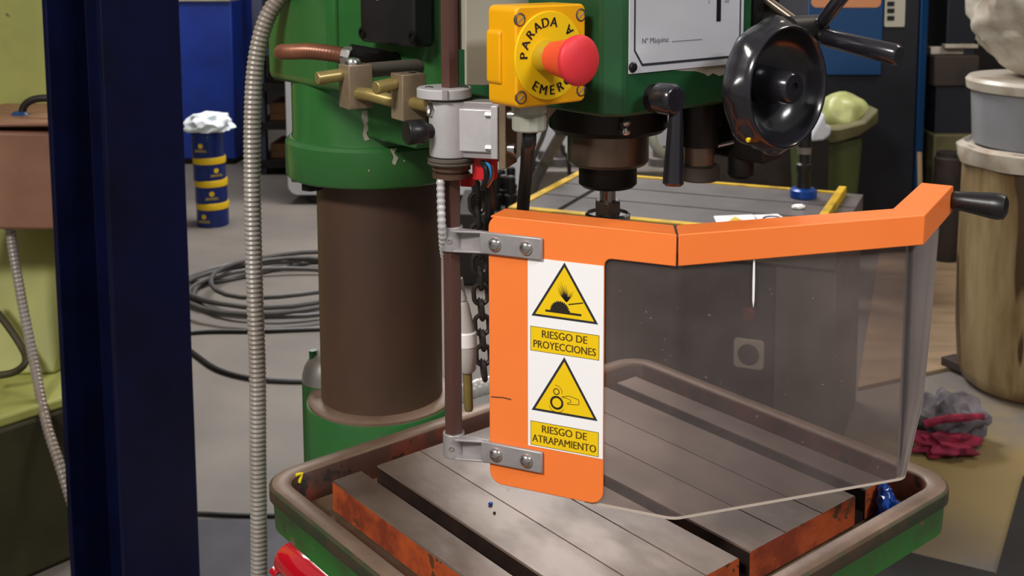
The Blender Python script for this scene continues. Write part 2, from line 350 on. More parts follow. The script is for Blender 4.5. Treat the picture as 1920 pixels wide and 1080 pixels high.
# clamp flange under the head
zf0, zf1 = at(690, 357, 1.175).z, at(690, 278, 1.175).z
part('clamp_flange', lambda b: (lathe(b, m(CU, CV, zf0), Z, [(.103, 0), (.106, .004), (.106, zf1 - zf0 - .005), (.102, zf1 - zf0)], 48),
     fbox(b, at(545, 342, 1.27) , Vector((.035, -.012, 0)), Vector((.01, .05, 0)), Z * (zf1 - zf0 - .002))), M_green, press, bevel=.002)
pb = at(578, 262, 1.235)
part('flange_bolt', lambda b: cyl(b, (pb.x, pb.y, zf1 - .004), (pb.x, pb.y, zf1 + .011), .0095, n=6), M_green, press, bevel=.0015)
part('flange_bolt', lambda b: cyl(b, (pb.x + .003, pb.y, zf0 - .012), (pb.x + .003, pb.y, zf0 + .002), .012, n=6), M_blackmetal, press)
zn = 1.352
part('head_neck', lambda b: (lathe(b, m(CU, CV, zf1 - .004), Z, [(.1, 0), (.098, .01), (.098, zn - zf1 + .01)], 40),
     mbox(b, CU, CU + .17, CV - .06, CV + .06, zf1 + .01, zn + .004)), M_green, press, bevel=.004)
def rear(b):
    pts = [(-.30, .150), (-.285, .145), (.03, .145), (.045, .160), (.045, .335), (.03, .35), (-.285, .35), (-.30, .335)]
    prism(b, [m(u, v, zn) for u, v in pts], Z * .3)
part('head_rear_casting', rear, M_green, press, bevel=.012, segs=3)
part('head_rib', lambda b: (mbox(b, -.145, -.125, .139, .15, zn + .02, 1.64)), M_green, press, bevel=.004)
ZH = 1.371
def front(b):
    pts = [(.04, .1585), (.256, .1585), (.27, .1725), (.27, .3225), (.256, .3365), (.04, .3365)]
    prism(b, [m(u, v, ZH) for u, v in pts], Z * .28)
part('head_front_casting', front, M_green_head, press, bevel=.003)
chips = part('bare_patch', lambda b: flat(b, [m(.2703, v, z) for v, z in ((.222, 1.4048), (.240, 1.4028), (.252, 1.4018), (.262, 1.3992), (.268, 1.3965), (.274, 1.3985), (.282, 1.3955), (.290, 1.3968), (.296, 1.3915), (.298, 1.3845), (.3025, 1.378), (.310, 1.3755), (.322, 1.376), (.322, 1.409), (.27, 1.4065))]), M_cream, press)
chips['label'] = 'bare cream patch where green paint has flaked'
def hitc(px, py, r):
    # point where a line of sight meets the vertical cylinder of radius r round the column axis
    d = ray(px, py); c = m(CU, CV, 0); ox, oy = EYE.x - c.x, EYE.y - c.y; a = d.x ** 2 + d.y ** 2; bq = 2 * (ox * d.x + oy * d.y); cq = ox * ox + oy * oy - r * r
    return EYE + d * ((-bq - math.sqrt(bq * bq - 4 * a * cq)) / (2 * a))
for pts_, r_ in ((((679, 208), (690, 208), (692, 222), (688, 232), (692, 240), (687, 250), (693, 262), (684, 264), (680, 252), (683, 236), (678, 222)), .0986), (((731, 279), (745, 278), (739, 287), (747, 296), (741, 310), (735, 306), (738, 294)), .1065), (((756, 300), (760, 301), (758, 305)), .1065), (((690, 318), (694, 319), (691, 323)), .1065)):
    c_ = part('chipped_spot', lambda b: flat(b, [hitc(x, y, r_) for x, y in pts_]), M_cream, press)
# black side cover
a_ = onv(675, 78, .125); b_ = onv(776, 86, .125)
cov = part('side_cover', lambda b: mbox(b, a_[0], b_[0], .125, .147, a_[2], 1.62), M_dark, press, bevel=.003)
for px, py in ((684, 62), (778, 70)):
    q = onv(px, py, .125)
    part('cover_screw', lambda b: lathe(b, m(q[0] - .004, .1255, q[2]), -V, [(.0055, 0), (.0055, .002), (.003, .0022), (.003, .0008), (0, .0008)], 16), M_blackmetal, cov)
q0 = onv(706, 0, .125)
part('dial_mark', lambda b: mbox(b, q0[0], q0[0] + .003, .1244, .1252, q0[2], q0[2] + .02), M_white, cov)
part('cover_pipe', lambda b: tube(b, spline([at(655, 100, 1.02), at(700, 108, 1.03), at(752, 118, 1.06), at(800, 124, 1.08)]), .009, 12), M_blackmetal, press)
# spindle stack
z0 = Z
part('spindle_ring', lambda b: lathe(b, m(SU, CV, 1.341), Z, [(.049, 0), (.053, .004), (.053, .032)], 48), M_blackmetal, press)
part('quill', lambda b: lathe(b, m(SU, CV, 1.311), Z, [(.034, 0), (.0365, .003), (.0365, .029), (.034, .032)], 48), M_quill, press)
part('spindle_nose', lambda b: lathe(b, m(SU, CV, 1.290), Z, [(.023, 0), (.0262, .003), (.0262, .0225)], 40), M_blackmetal, press)
tool = part('arbor', lambda b: cyl(b, m(SU, CV, 1.262), m(SU, CV, 1.292), .0072, n=20), M_chrome, press)
part('arbor_nut', lambda b: cyl(b, m(SU, CV, 1.2645), m(SU, CV, 1.277), .0125, n=6), M_quill, tool, bevel=.001)
part('hole_cutter', lambda b: lathe(b, m(SU, CV, 1.244), Z, [(.019, 0), (.0205, .002), (.0205, .0205), (.0185, .022), (.0185, .0195), (0, .0195)], 32), M_chrome, tool)
p = uvz(at(1142, 236, .87))
part('grease_nipple', lambda b: (lathe(b, m(.2245, .2175, 1.3565), Vector(U - V * .3 + Z * .3), [(.0032, -.006), (.0032, .0015), (.0018, .003), (.0024, .005), (.0012, .0065), (0, .0065)], 12),
     lathe(b, m(.2245, .2175, 1.3495), Vector(U - V * .3), [(.0038, -.006), (.0038, .0015), (.0028, .002), (0, .002)], 8)), M_chrome, press)
# instrument plate
UF = .27
def pl(px, py, off=0.0016): q = onu(px, py, UF + off); return q[1], q[2]
vL, zB = .1755, pl(1180, 139)[1]; vR = pl(1393, 100)[0]
plate = part('instrument_plate', lambda b: mbox(b, UF, UF + .0016, vL, vR, zB, 1.54), M_plate, press)
def border(b):
    u = UF + .0018; t = .0016; i0, i1, zb = vL + .0042, vR - .0038, zB + .0052; ch = .0125
    out = [(i0, 1.535), (i0, zb + ch), (i0 + ch * .72, zb), (i1, zb), (i1, 1.535)]
    inn = [(i0 + t, 1.535), (i0 + t, zb + ch + .0006), (i0 + ch * .72 + .0008, zb + t * 1.3), (i1 - t, zb + t * 1.3), (i1 - t, 1.535)]
    A = [b.verts.new(m(u, *k)) for k in out]; B = [b.verts.new(m(u, *k)) for k in inn]
    for i in range(4): b.faces.new((A[i], A[i + 1], B[i + 1], B[i]))
part('border_line', border, M_line, plate)
v0, zs = pl(1347, 40)
part('depth_slot', lambda b: mbox(b, UF + .001, UF + .0019, v0 - .0026, v0 + .0026, zs, 1.53), M_black, plate)
vt, zt = pl(1203, 82); vt2, zt2 = pl(1252, 77)
part('plate_rule', lambda b: mbox(b, UF + .0016, UF + .0018, vt + .034, vt + .07, zt - .0004, zt + .0003), M_grey_print, plate)
part('plate_lettering', lambda b: (text(b, 'Nº Máquina:', .0062, m(UF + .0018, vt, zt), V, Z, 0, 'LEFT', strike=.03),
     text(b, '400', .0042, m(UF + .0018, v0 + .010, zs + .015), V, Z), text(b, '0', .0042, m(UF + .0018, v0 - .012, zs + .015), V, Z)), M_grey_print, plate)
q = pl(1186, 126)
part('plate_screw', lambda b: screw(b, m(UF + .0015, q[0], q[1]), U, .0042, .0028), M_blackmetal, plate)
# quill lock: hub and hanging lever
k0 = onu(1224, 184, UF); k1 = onu(1256, 186, UF + .028)
lock = part('lock_hub', lambda b: (lathe(b, m(UF - .002, k0[1], k0[2]), U, [(.0115, 0), (.0115, .003), (.0075, .004), (.0075, .018)], 24)), M_blackmetal, press)
part('lock_knob', lambda b: lathe(b, m(UF + .014, k1[1], k1[2]), U, [(.009, 0), (.0125, .003), (.0125, .017), (.0105, .021), (0, .0212)], 10), M_bakelite, lock, bevel=.001)
la, lb = onu(1268, 205, UF + .03), onu(1262, 349, UF + .034)
part('lock_lever', lambda b: lathe(b, m(*la), m(*lb) - m(*la), [(.004, -.012), (.005, 0), (.0062, .012), (.0078, .045), (.0083, (m(*lb) - m(*la)).length - .002), (.006, (m(*lb) - m(*la)).length), (0, (m(*lb) - m(*la)).length)], 20), M_bakelite, lock)
# depth stop under the head
du, dv = .240, .292
part('stop_sleeve', lambda b: (cyl(b, m(du, dv, 1.331), m(du, dv, 1.374), .0165, n=28), mbox(b, du - .03, du + .012, dv - .004, dv + .016, 1.348, 1.374)), M_blackmetal, press)
part('stop_screw', lambda b: cyl(b, m(du, dv, 1.311), m(du, dv, 1.335), .0135, n=28), M_quill, press)
part('stop_collar', lambda b: lathe(b, m(du, dv, 1.301), Z, [(.0165, 0), (.018, .001), (.018, .0125), (.0165, .0135)], 36), M_bedgrey, press)
part('stop_pin', lambda b: cyl(b, m(du + .01, dv + .012, 1.331), m(du + .016, dv + .026, 1.333), .0022, n=10), M_chrome, press)
# feed gearbox on the right side with handwheel and capstan levers
part('feed_housing', lambda b: (mbox(b, .12, .262, .336, .372, 1.376, 1.62), cyl(b, m(.255, .312, 1.392), m(.296, .312, 1.392), .024, n=28)), M_blackmetal, press, bevel=.003)
WU = .338; wc = onu(1470, 163, WU)
def lobes(t, r, h): return 1 + (.05 * max(-.3, math.cos(8 * t)) * min(1, max(0, (r - .0502) / .002)))
wheel = part('handwheel', lambda b: lathe(b, m(WU, wc[1], wc[2]), U, [(.012, -.045), (.012, -.028), (.030, -.027), (.044, -.024), (.0505, -.0205), (.0532, -.016), (.0542, -.0105), (.0532, -.005), (.0512, -.0005), (.0502, .002), (.0498, .0042), (.0486, .0056), (.0472, .0056), (.0462, .0042),
      (.0452, .000), (.0425, -.008), (.036, -.0155), (.026, -.0205), (.0135, -.022)], 96, lobes), M_bakelite, press)
part('wheel_hub', lambda b: lathe(b, m(WU, wc[1], wc[2]), U, [(.0155, -.02), (.0142, -.006), (.0128, .008), (.011, .0105), (.0045, .0108), (.0045, .0085), (0, .0085)], 36), M_bakelite, wheel)
spots = [onu(1403, 259, WU - .03 + .0005 * k) for k in range(70)]
yd = min(spots, key=lambda q: abs(math.hypot(q[1] - wc[1], q[2] - wc[2]) - .0535) + (0 if q[0] < WU - .004 else 1))
part('paint_spot', lambda b: lump(b, m(*yd), .0024, .0024, .0034, .3, 2, 2), M_pinkchip, wheel)
part('wheel_bracket', lambda b: (mbox(b, .215, .29, .318, .345, 1.318, 1.372), cyl(b, m(.255, .33, 1.30), m(.255, .33, 1.345), .012, n=16)), M_blackmetal, press, bevel=.003)
hubp = m(.302, .36, 1.432)
part('capstan_hub', lambda b: cyl(b, m(.302, .33, 1.432), m(.302, .372, 1.432), .0135, n=24), M_blackmetal, press)
part('capstan_shaft', lambda b: cyl(b, m(.25, .352, 1.44), m(.302, .352, 1.433), .009, n=16), M_blackmetal, press)
g0, g1 = onv(1545, 70, .36), onv(1686, 104, .36)
lev = part('feed_lever', lambda b: cyl(b, hubp, m(*g0), .005, n=14), M_blackmetal, press)
def grip(b, p0, p1, r0, r1):
    L = (Vector(p1) - Vector(p0)).length; lathe(b, p0, Vector(p1) - Vector(p0), [(r0 * .8, 0), (r0, .003), (r1, L - .003), (r1 * .8, L), (0, L)], 24)
part('lever_grip', lambda b: grip(b, m(*g0), m(*g1), .0078, .0088), M_bakelite, lev)
g2, g3 = onv(1541, 42, .36), onv(1590, -20, .36)
lev = part('feed_lever', lambda b: cyl(b, hubp, m(*g2), .005, n=14), M_blackmetal, press)
part('lever_grip', lambda b: grip(b, m(*g2), m(*onv(1640, -85, .36)), .0058, .0066), M_bakelite, lev)
g4 = onv(1432, -4, .352)
lev = part('feed_lever', lambda b: cyl(b, hubp, m(*g4), .0040, n=14), M_quill, press)
part('lever_grip', lambda b: grip(b, m(*g4), m(*onv(1330, -50, .345)), .0078, .0088), M_bakelite, lev)

# ================================================================== WORK TABLE
ZR = 1.014
table = empty('work_table', m(.174, CV, .958), YAW)
tag(table, 'rust brown cast iron drill table with green drip tray and dark slots', 'worktable')
def tray(b):
    def ring(off, z, r): return [b.verts.new(m(u, v, z)) for u, v in rrect(-.041 + off, .389 - off, off, .495 - off, r, 6)]
    L = [ring(.02, .966, .022), ring(.005, .972, .03), ring(.003, .998, .034), ring(0, 1.001, .036), ring(0, ZR - .002, .036), ring(.0025, ZR, .034), ring(.0165, ZR, .022), ring(.019, ZR - .002, .02), ring(.022, .984, .018)]
    mats = [0, 0, 0, 1, 1, 2, 2, 3]
    for A, B, mi in zip(L, L[1:], mats):
        n = len(A)
        for i in range(n): f = b.faces.new((A[i], A[(i + 1) % n], B[(i + 1) % n], B[i])); f.material_index = mi
    b.faces.new(L[0][::-1]).material_index = 0; b.faces.new(L[-1]).material_index = 4
part('drip_tray', tray, [M_green_table, M_tray_band, M_tray_rim, M_tray_dark, M_gutter], table, ang=50)
part('table_socket', lambda b: lathe(b, m(.17, CV, .90), Z, [(.06, 0), (.06, .05), (.075, .07)], 28), M_green_table, table)
slabs = [(.051, .0825, ()), (.0985, .2372, (.1475, .1975)), (.2506, .3968, (.2975, .3475)), (.4125, .444, ())]
for v0_, v1_, notch in slabs:
    def slab(b):
        sec = [(v0_, .986), (v0_, ZR - .0012), (v0_ + .0012, ZR)]
        for q in notch: sec += [(q - .0007, ZR), (q, ZR - .0011), (q + .0007, ZR)]
        sec += [(v1_ - .0012, ZR), (v1_, ZR - .0012), (v1_, .986)]
        A = [b.verts.new(m(.012, v, z)) for v, z in sec]; B = [b.verts.new(m(.339, v, z)) for v, z in sec]
        b.faces.new(A).material_index = 1; b.faces.new(B[::-1]).material_index = 1; n = len(sec)
        for i in range(n):
            f = b.faces.new((A[i], B[i], B[(i + 1) % n], A[(i + 1) % n]))
            if i == 0: f.material_index = 1 if v0_ < .06 else 2
            elif i == n - 2: f.material_index = 1 if v1_ > .44 else 2
    part('table_bar', slab, [M_slab, M_redpaint, M_slot], table, ang=20)
part('slot_floor', lambda b: mbox(b, .014, .337, .053, .442, .982, .9925), M_slot, table)

# small debris on the table
bm = bmesh.new(); q = atz(560, 897, .992)
q_ = [m(*onu(x, y, -.0205)) for x, y in ((555, 891), (560, 889), (566, 888), (564, 895), (561, 905))]; tube(bm, q_, .0016, 8)
tag(obj('swarf_curl', bm, M_pinkchip), 'yellow curl of swarf in the left corner of the drip tray', 'swarf')
bm = bmesh.new(); c = m(.352, .43, .984); lump(bm, c + Z * .012, .010, .016, .016, .6, 2.2, 3, 4); lump(bm, c + Z * .022 - U * .004, .007, .009, .010, .6, 2.4, 3, 9)
tag(obj('crumpled_film', bm, M_blueplastic), 'crumpled blue film scrap in the right gutter of the tray', 'scrap')
for (px, py, s, lab, ma) in ((920, 947, .0022, 'larger bright blue chip lying on table below orange frame', M_blueplastic), (927, 963, .0013, 'smaller dark chip lying on table below orange frame', M_blackmetal)):
    bm = bmesh.new(); p = atz(px, py, ZR); lump(bm, p + Z * s * .6, s, s, s * .7, .4, 2, 2, px); tag(obj('metal_chip', bm, ma), lab, 'chip')

# ================================================================== SAFETY GUARD
C0 = Vector((.0985, .82, 1.2865)); A1, A2, A3 = R(-67.16), R(73.39), R(29.5)
D1 = Vector((math.sin(A1), math.cos(A1), 0)); D2 = Vector((math.sin(A2), math.cos(A2), 0)); D3 = Vector((math.sin(A3), math.cos(A3), 0))
N1 = Vector((D1.y, -D1.x, 0)); N2 = Vector((-D2.y, D2.x, 0)); N3 = Vector((-D3.y, D3.x, 0))   # inward normals (away from the camera side)
if N1.y < 0: N1 = -N1
if N2.y < 0: N2 = -N2
if N3.x > 0: N3 = -N3
ZT = 1.2865; L1, L2, L3 = .159, .218, .131
C1 = C0 + D2 * L2; P0 = C0 + D1 * L1; P3 = C1 + D3 * L3
def pz(p, z): return Vector((p.x, p.y, z))
def g1p(s, z, off=0): p = C0 + D1 * s - N1 * off; return Vector((p.x, p.y, z))    # point on first face; off is towards the camera
guard = empty('safety_guard', pz(C0 + D1 * .193, 1.06))
tag(guard, 'orange framed clear safety guard with warning stickers on a steel rod', 'machine guard')
W_ = .028; HR = .025; T_ = .002
def miter(Na, Nb): s = Na + Nb; return s / (1 + Na.dot(Nb))
def sweep(b, path, dirs, prof):
    rings = []
    for p, d in zip(path, dirs): rings.append([b.verts.new(Vector((p.x, p.y, ZT)) + d * n + Z * z) for n, z in prof])
    n = len(prof)
    for A, B in zip(rings, rings[1:]):
        for i in range(n): b.faces.new((A[i], A[(i + 1) % n], B[(i + 1) % n], B[i]))
    b.faces.new(rings[0]); b.faces.new(rings[-1][::-1])
prof = [(0, 0), (0, -HR), (T_, -HR), (T_, -T_), (W_, -T_), (W_, 0)]
m12 = miter(N1, N2); m23 = miter(N2, N3)
frame = part('top_rail', lambda b: sweep(b, [C0 + D2 * .0012, C1, P3], [m12, m23, N3], prof), M_orange, guard, bevel=.0016, segs=3)
part('end_cap', lambda b: fbox(b, pz(P3, ZT - HR), N3 * W_, D3 * .002, Z * (HR - .0005)), M_orange, frame, bevel=.0008)
# first face: one folded sheet, top flange plus hinge panel with rounded corners
def panel(b):
    r = .011; zb = 1.0585; s1_ = .0585; zr = ZT - HR
    out = [(0.0008, ZT), (L1 - .010, ZT)]
    out += [(L1 - .010 + .010 * math.sin(t), ZT - .010 + .010 * math.cos(t)) for t in [R(90) * i / 6 for i in range(1, 7)]]
    out += [(L1 - r + r * math.cos(t), zb + r - r * math.sin(t)) for t in [R(90) * i / 6 for i in range(7)]]
    out += [(s1_ + r - r * math.sin(t), zb + r - r * math.cos(t)) for t in [R(90) * i / 6 for i in range(7)]]
    rf = .006
    out += [(s1_ - rf + rf * math.cos(t), zr - rf + rf * math.sin(t)) for t in [R(90) * i / 5 for i in range(6)]]
    out += [(.0008, zr)]
    prism(b, [g1p(s, z) for s, z in out], N1 * T_)
pan = part('hinge_panel', panel, M_orange, guard, bevel=.0007)
def flange(b):
    a = [C0 + D1 * .0008, C0 + D1 * .0008 + m12 * W_, C0 + D1 * (L1 - .002) + N1 * W_, C0 + D1 * (L1 - .002)]
    prism(b, [pz(p, ZT - T_) for p in a], Z * T_)
part('top_flange', flange, M_orange, pan, bevel=.0014, segs=3)
part('paint_crack', lambda b: (tube(b, [g1p(.157, 1.1335, .0002), g1p(.146, 1.1345, .0002), g1p(.139, 1.134, .0002)], .0004, 6)), M_ink, pan)
# pane
PZT, PZB = ZT - T_ - .001, 1.0565
def bend(c, da, db, rr, k=5):            # rounded fold between two face directions
    a, e = c + da * rr, c + db * rr; return [(a * (1 - t) ** 2 + c * 2 * t * (1 - t) + e * t * t) for t in [i / k for i in range(k + 1)]]
pc0 = C0 + m12 * .0035; pc1 = C1 + m23 * .0095
front_path = [C0 + D1 * .075 + N1 * (T_ + .0006)] + bend(pc0, D1, -(-D2), .007) + bend(pc1, -D2, D3, .007)
def along3(s): return pc1 + D3 * s
tail = [(along3(.030), 1.0735), (along3(.052), 1.087), (along3(.074), 1.1), (along3(.100), 1.17), (along3(.122), 1.262)]
pts_top = front_path + [p for p, z in tail]; pts_bot = [PZB] * len(front_path) + [z for p, z in tail]
pts_bot[len(front_path) - 1] = PZB + .002
def normal_at(i):
    a, c = pts_top[max(i - 1, 0)], pts_top[min(i + 1, len(pts_top) - 1)]; d = (c - a).normalized(); n = Vector((-d.y, d.x, 0))
    return n
def pane(b):
    th = .003; F = []; K = []
    for i, p in enumerate(pts_top):
        n = normal_at(i); F.append((b.verts.new(pz(p, pts_bot[i])), b.verts.new(pz(p, PZT)))); q = p + n * th; K.append((b.verts.new(pz(q, pts_bot[i])), b.verts.new(pz(q, PZT))))
    for i in range(len(F) - 1):
        b.faces.new((F[i][0], F[i + 1][0], F[i + 1][1], F[i][1])); b.faces.new((K[i][0], K[i][1], K[i + 1][1], K[i + 1][0]))
        b.faces.new((F[i][0], K[i][0], K[i + 1][0], F[i + 1][0])).material_index = 1; b.faces.new((F[i][1], F[i + 1][1], K[i + 1][1], K[i][1])).material_index = 1
    b.faces.new((F[0][0], F[0][1], K[0][1], K[0][0])); b.faces.new((F[-1][0], K[-1][0], K[-1][1], F[-1][1])).material_index = 1
M_edge = mat('pale_edge_and_scatter', (190, 176, 162), .6)  # pale tone for the pane's edges and its painted scatter strip
pn = part('clear_pane', pane, [M_pane, M_edge], guard, ang=50); pn['label'] = 'hazy scratched clear pane'
def lip(b):
    q = [pz(p - normal_at(i) * .0003, pts_bot[i]) for i, p in enumerate(pts_top)]
    for a, c in zip(q, q[1:]): flat(b, [a, c, c + Z * .0024, a + Z * .0024])
part('edge_scatter_strip', lip, M_edge, pn)  # added bright strip, paints the light scattered along the pane's lower edge
def g2p(s, z, off=0): p = C0 + D2 * s + N2 * .0030 - N2 * off; return Vector((p.x, p.y, z))
part('reflection_streak', lambda b: prism(b, [g2p(.0665 + s, z, .0002) for s, z in ((-.0009, 1.2612), (-.0011, 1.243), (-.0009, 1.228), (0, 1.2225), (.0008, 1.228), (.0009, 1.243), (.0006, 1.2612))], -N2 * .0003), M_white, pn)  # white streak painted on the pane in place of a light reflection
# handle
hp = P3 - D3 * .004 + Z * (-.0125)
ha = (-N3 + Vector((0, 0, -.04))).normalized()
hand = part('handle', lambda b: lathe(b, hp, ha, [(.0075, 0), (.0085, .002), (.0092, .012), (.0118, .034), (.0122, .040), (.0108, .0455), (.006, .048), (0, .0485)], 28), M_black, guard)
hand['label'] = 'tapered black handle'
# rod and clamps
RX = C0 + D1 * .1935 + N1 * .002
rod = part('hex_rod', lambda b: cyl(b, pz(RX, 1.0775), pz(RX, 1.64), .0079, n=6), M_rod, guard)
def clamp(zm):
    pc = part('hinge_clamp', lambda b: lathe(b, pz(RX, zm - .0102), Z, [(.0082, 0), (.0092, 0), (.0092, .0204), (.0082, .0204)], 28), M_clamp, guard, bevel=.0006)
    def arm(b):
        fbox(b, g1p(.1655, zm - .0092, .0035), -D1 * .0555, -N1 * -.0032, Z * .0184)
    part('clamp_arm', arm, M_clamp, pc, bevel=.0012)
    part('clamp_web', lambda b: fbox(b, g1p(.187, zm - .0085, -.0005), -D1 * .0275, N1 * .0025, Z * .017), M_clamp, pc)
    for z in (zm + .0074, zm - .0092):
        part('clamp_gusset', lambda b: prism(b, [g1p(.187, z, -.001), g1p(.160, z, -.001), g1p(.160, z, .0030), g1p(.164, z, .0034), g1p(.187, z, .0092)], Z * .0018), M_clamp, pc, bevel=.0004)
    for s in (.1515, .1238):
        def sc(b):
            lathe(b, g1p(s, zm, .0034), -N1, [(.0057, 0), (.0057, .0008), (.0049, .0026), (.0030, .0037), (.0010, .0040), (0, .0040)], 20)
        o = part('clamp_screw', sc, M_chrome, pc)
    part('grub_screw', lambda b: lathe(b, pz(RX, zm) + Vector((-.0012, -.0090, -.001)), Vector((-.1, -1, 0)), [(.0022, -.001), (.0022, .0006), (.0012, .0006), (.0012, -.0002), (0, -.0002)], 12), M_chrome, pc)
clamp(1.2640); clamp(1.0858)

# sticker
def q1(s, z, o=.0004): return g1p(s, z, o)
lab = part('warning_label', lambda b: prism(b, [q1(.1238, 1.2555, 0), q1(.0588, 1.2555, 0), q1(.0588, 1.0975, 0), q1(.1238, 1.0975, 0)], -N1 * .0003), M_white, pan)
XD = -D1
def tri(zc_, zb_, sl=.1205, sr=.0632):
    sm = (sl + sr) / 2
    part('triangle_border', lambda b: prism(b, [q1(sl, zb_, .0003), q1(sr, zb_, .0003), q1(sm, zc_, .0003)], -N1 * .00015), M_line, lab)
    k = .88; cz = zb_ + (zc_ - zb_) / 3
    part('triangle_field', lambda b: prism(b, [q1(sm + (sl - sm) * k, cz + (zb_ - cz) * k, .00045), q1(sm + (sr - sm) * k, cz + (zb_ - cz) * k, .00045), q1(sm, cz + (zc_ - cz) * k, .00045)], -N1 * .0001), M_lab_yellow, lab)
    return sm
def rectl(zt_, zb_, l1, l2):
    part('caption_border', lambda b: prism(b, [q1(.1215, zt_, .0003), q1(.0622, zt_, .0003), q1(.0622, zb_, .0003), q1(.1215, zb_, .0003)], -N1 * .00012), M_line, lab)
    part('caption_field', lambda b: prism(b, [q1(.1211, zt_ - .0004, .00042), q1(.0626, zt_ - .0004, .00042), q1(.0626, zb_ + .0004, .00042), q1(.1211, zb_ + .0004, .00042)], -N1 * .0001), M_lab_yellow, lab)
    part('caption_lettering', lambda b: (text(b, l1, .0088, q1(.0921, zt_ - .0083, .0006), XD, Z, 0, strike=.045, sx=.92), text(b, l2, .0088, q1(.0921, zt_ - .0172, .0006), XD, Z, 0, strike=.045, sx=.85)), M_inkb, lab)
sm = tri(1.2547, 1.2078); rectl(1.199, 1.1785, 'RIESGO DE', 'PROYECCIONES')
tri(1.177, 1.1285); rectl(1.1192, 1.0987, 'RIESGO DE', 'ATRAPAMIENTO')
def saw(b):
    o = .0006
    def P(x, z): return q1(.0918 - x, 1.2078 + z, o)
    flat(b, [P(-.0165, .0048), P(.0145, .0048), P(.0145, .0066), P(-.0165, .0066)])
    n = 14; pts = []
    for i in range(n):
        t = math.pi - math.pi * i / n; r = .0088
        pts.append((-.004 + r * .86 * math.cos(t), .0066 + r * .86 * math.sin(t))); t2 = t - math.pi / n * .25; pts.append((-.004 + r * math.cos(t2), .0066 + r * math.sin(t2)))
    pts.append((.0048, .0066)); flat(b, [P(x, z) for x, z in pts])
    flat(b, [P(.0035, .0125), P(.0160, .0154), P(.0160, .0164), P(.0036, .0136)])
    for a_, l in ((160, .010), (150, .013), (140, .015), (128, .0165), (118, .0175), (108, .0145), (96, .0145), (84, .011), (66, .0095), (50, .0115), (36, .009)):
        t = R(a_ * .72 + 22); c, s = math.cos(t), math.sin(t); x0, z0_ = .0018, .0152; wd = .0007
        flat(b, [P(x0 - s * wd, z0_ + c * wd), P(x0 + s * wd, z0_ - c * wd), P(x0 + c * l, z0_ + s * l)])
    flat(b, [P(-.0003, .0205), P(.0018, .0148), P(.0045, .0195), P(.002, .018)])
part('saw_pictogram', saw, M_ink, lab)
def rollers(b):
    o = .0006
    def P(x, z): return q1(.0918 - x, 1.1285 + z, o)
    def ann(cx, cz, r0, r1, a0=0, a1=360, n=28):
        A = [b.verts.new(P(cx + r0 * math.cos(R(a0 + (a1 - a0) * i / n)), cz + r0 * math.sin(R(a0 + (a1 - a0) * i / n)))) for i in range(n + 1)]
        B = [b.verts.new(P(cx + r1 * math.cos(R(a0 + (a1 - a0) * i / n)), cz + r1 * math.sin(R(a0 + (a1 - a0) * i / n)))) for i in range(n + 1)]
        for i in range(n): b.faces.new((A[i], A[i + 1], B[i + 1], B[i]))
    ann(-.0065, .0095, .0040, .0058); ann(-.0068, .0188, .0020, .0028)
    ann(-.0065, .0085, .0068, .0072, 200, 330, 14); ann(-.0075, .0185, .0054, .0058, -10, 95, 12)
    hnd = [(-.0018, .0155), (.0045, .0168), (.0125, .0150), (.0128, .0118), (.0122, .0108), (.0030, .0098), (.0026, .0106), (.0058, .0118), (.0055, .0136), (.0020, .0146), (-.0018, .0148)]
    for p_, q_ in zip(hnd, hnd[1:] + hnd[:1]):
        d = Vector((q_[0] - p_[0], q_[1] - p_[1])); nrm = Vector((-d.y, d.x)).normalized() * .00024
        flat(b, [P(p_[0] - nrm.x, p_[1] - nrm.y), P(q_[0] - nrm.x, q_[1] - nrm.y), P(q_[0] + nrm.x, q_[1] + nrm.y), P(p_[0] + nrm.x, p_[1] + nrm.y)])
part('roller_pictogram', rollers, M_ink, lab)

# pivot block of the guard, above the clamps
def rz(px, py, dY=0): return at(px, py, RX.y + dY)
zb0, zb1 = rz(845, 298, -.016).z, rz(845, 190, -.016).z
AX = Vector((.966, -.26, 0)).normalized()         # arm of the block, to the right
AY = Vector((.26, .966, 0)).normalized()
bl = part('pivot_block', lambda b: (lathe(b, pz(RX, zb0), Z, [(.0175, 0), (.0178, .001), (.0178, zb1 - zb0)], 40),
     fbox(b, pz(RX, zb0 + .006) - AY * .013, AX * .046, AY * .026, Z * (zb1 - zb0 - .012))), M_silver, guard, bevel=.001)
for zq in (zb0 + .0005, zb1 - .0085): part('block_shoulder', lambda b: fbox(b, pz(RX, zq) + AX * .014 - AY * .0105, AX * .032, AY * .021, Z * .008), M_clamp, bl, bevel=.0006)
part('flange_plate', lambda b: fbox(b, pz(RX, zb0 - .006) + AX * .046 - AY * .016, AX * .006, AY * .032, Z * (zb1 - zb0 + .014)), M_brassblock, bl, bevel=.0006)
part('face_plate', lambda b: fbox(b, pz(RX, zb0 + .002) + AX * .040 - AY * .018, AX * .006, AY * .03, Z * (zb1 - zb0 - .004)), M_silver, bl, bevel=.0008)
for dz in (.010, zb1 - zb0 - .010):
    part('block_bolt', lambda b: (cyl(b, pz(RX, zb0 + dz) + AX * .0345 - AY * .0125, pz(RX, zb0 + dz) + AX * .0398 - AY * .0125, .0028, n=8), cyl(b, pz(RX, zb0 + dz) + AX * .052 - AY * .010, pz(RX, zb0 + dz) + AX * .058 - AY * .010, .0042, n=10)), M_chrome, bl)
zc0 = zb1 + .0012
cap = part('index_cap', lambda b: lathe(b, pz(RX, zc0) + Vector((-.005, 0, 0)), Z, [(.0215, 0), (.0225, .0008), (.0225, .0075), (.0215, .0085)], 44), M_silver, guard)
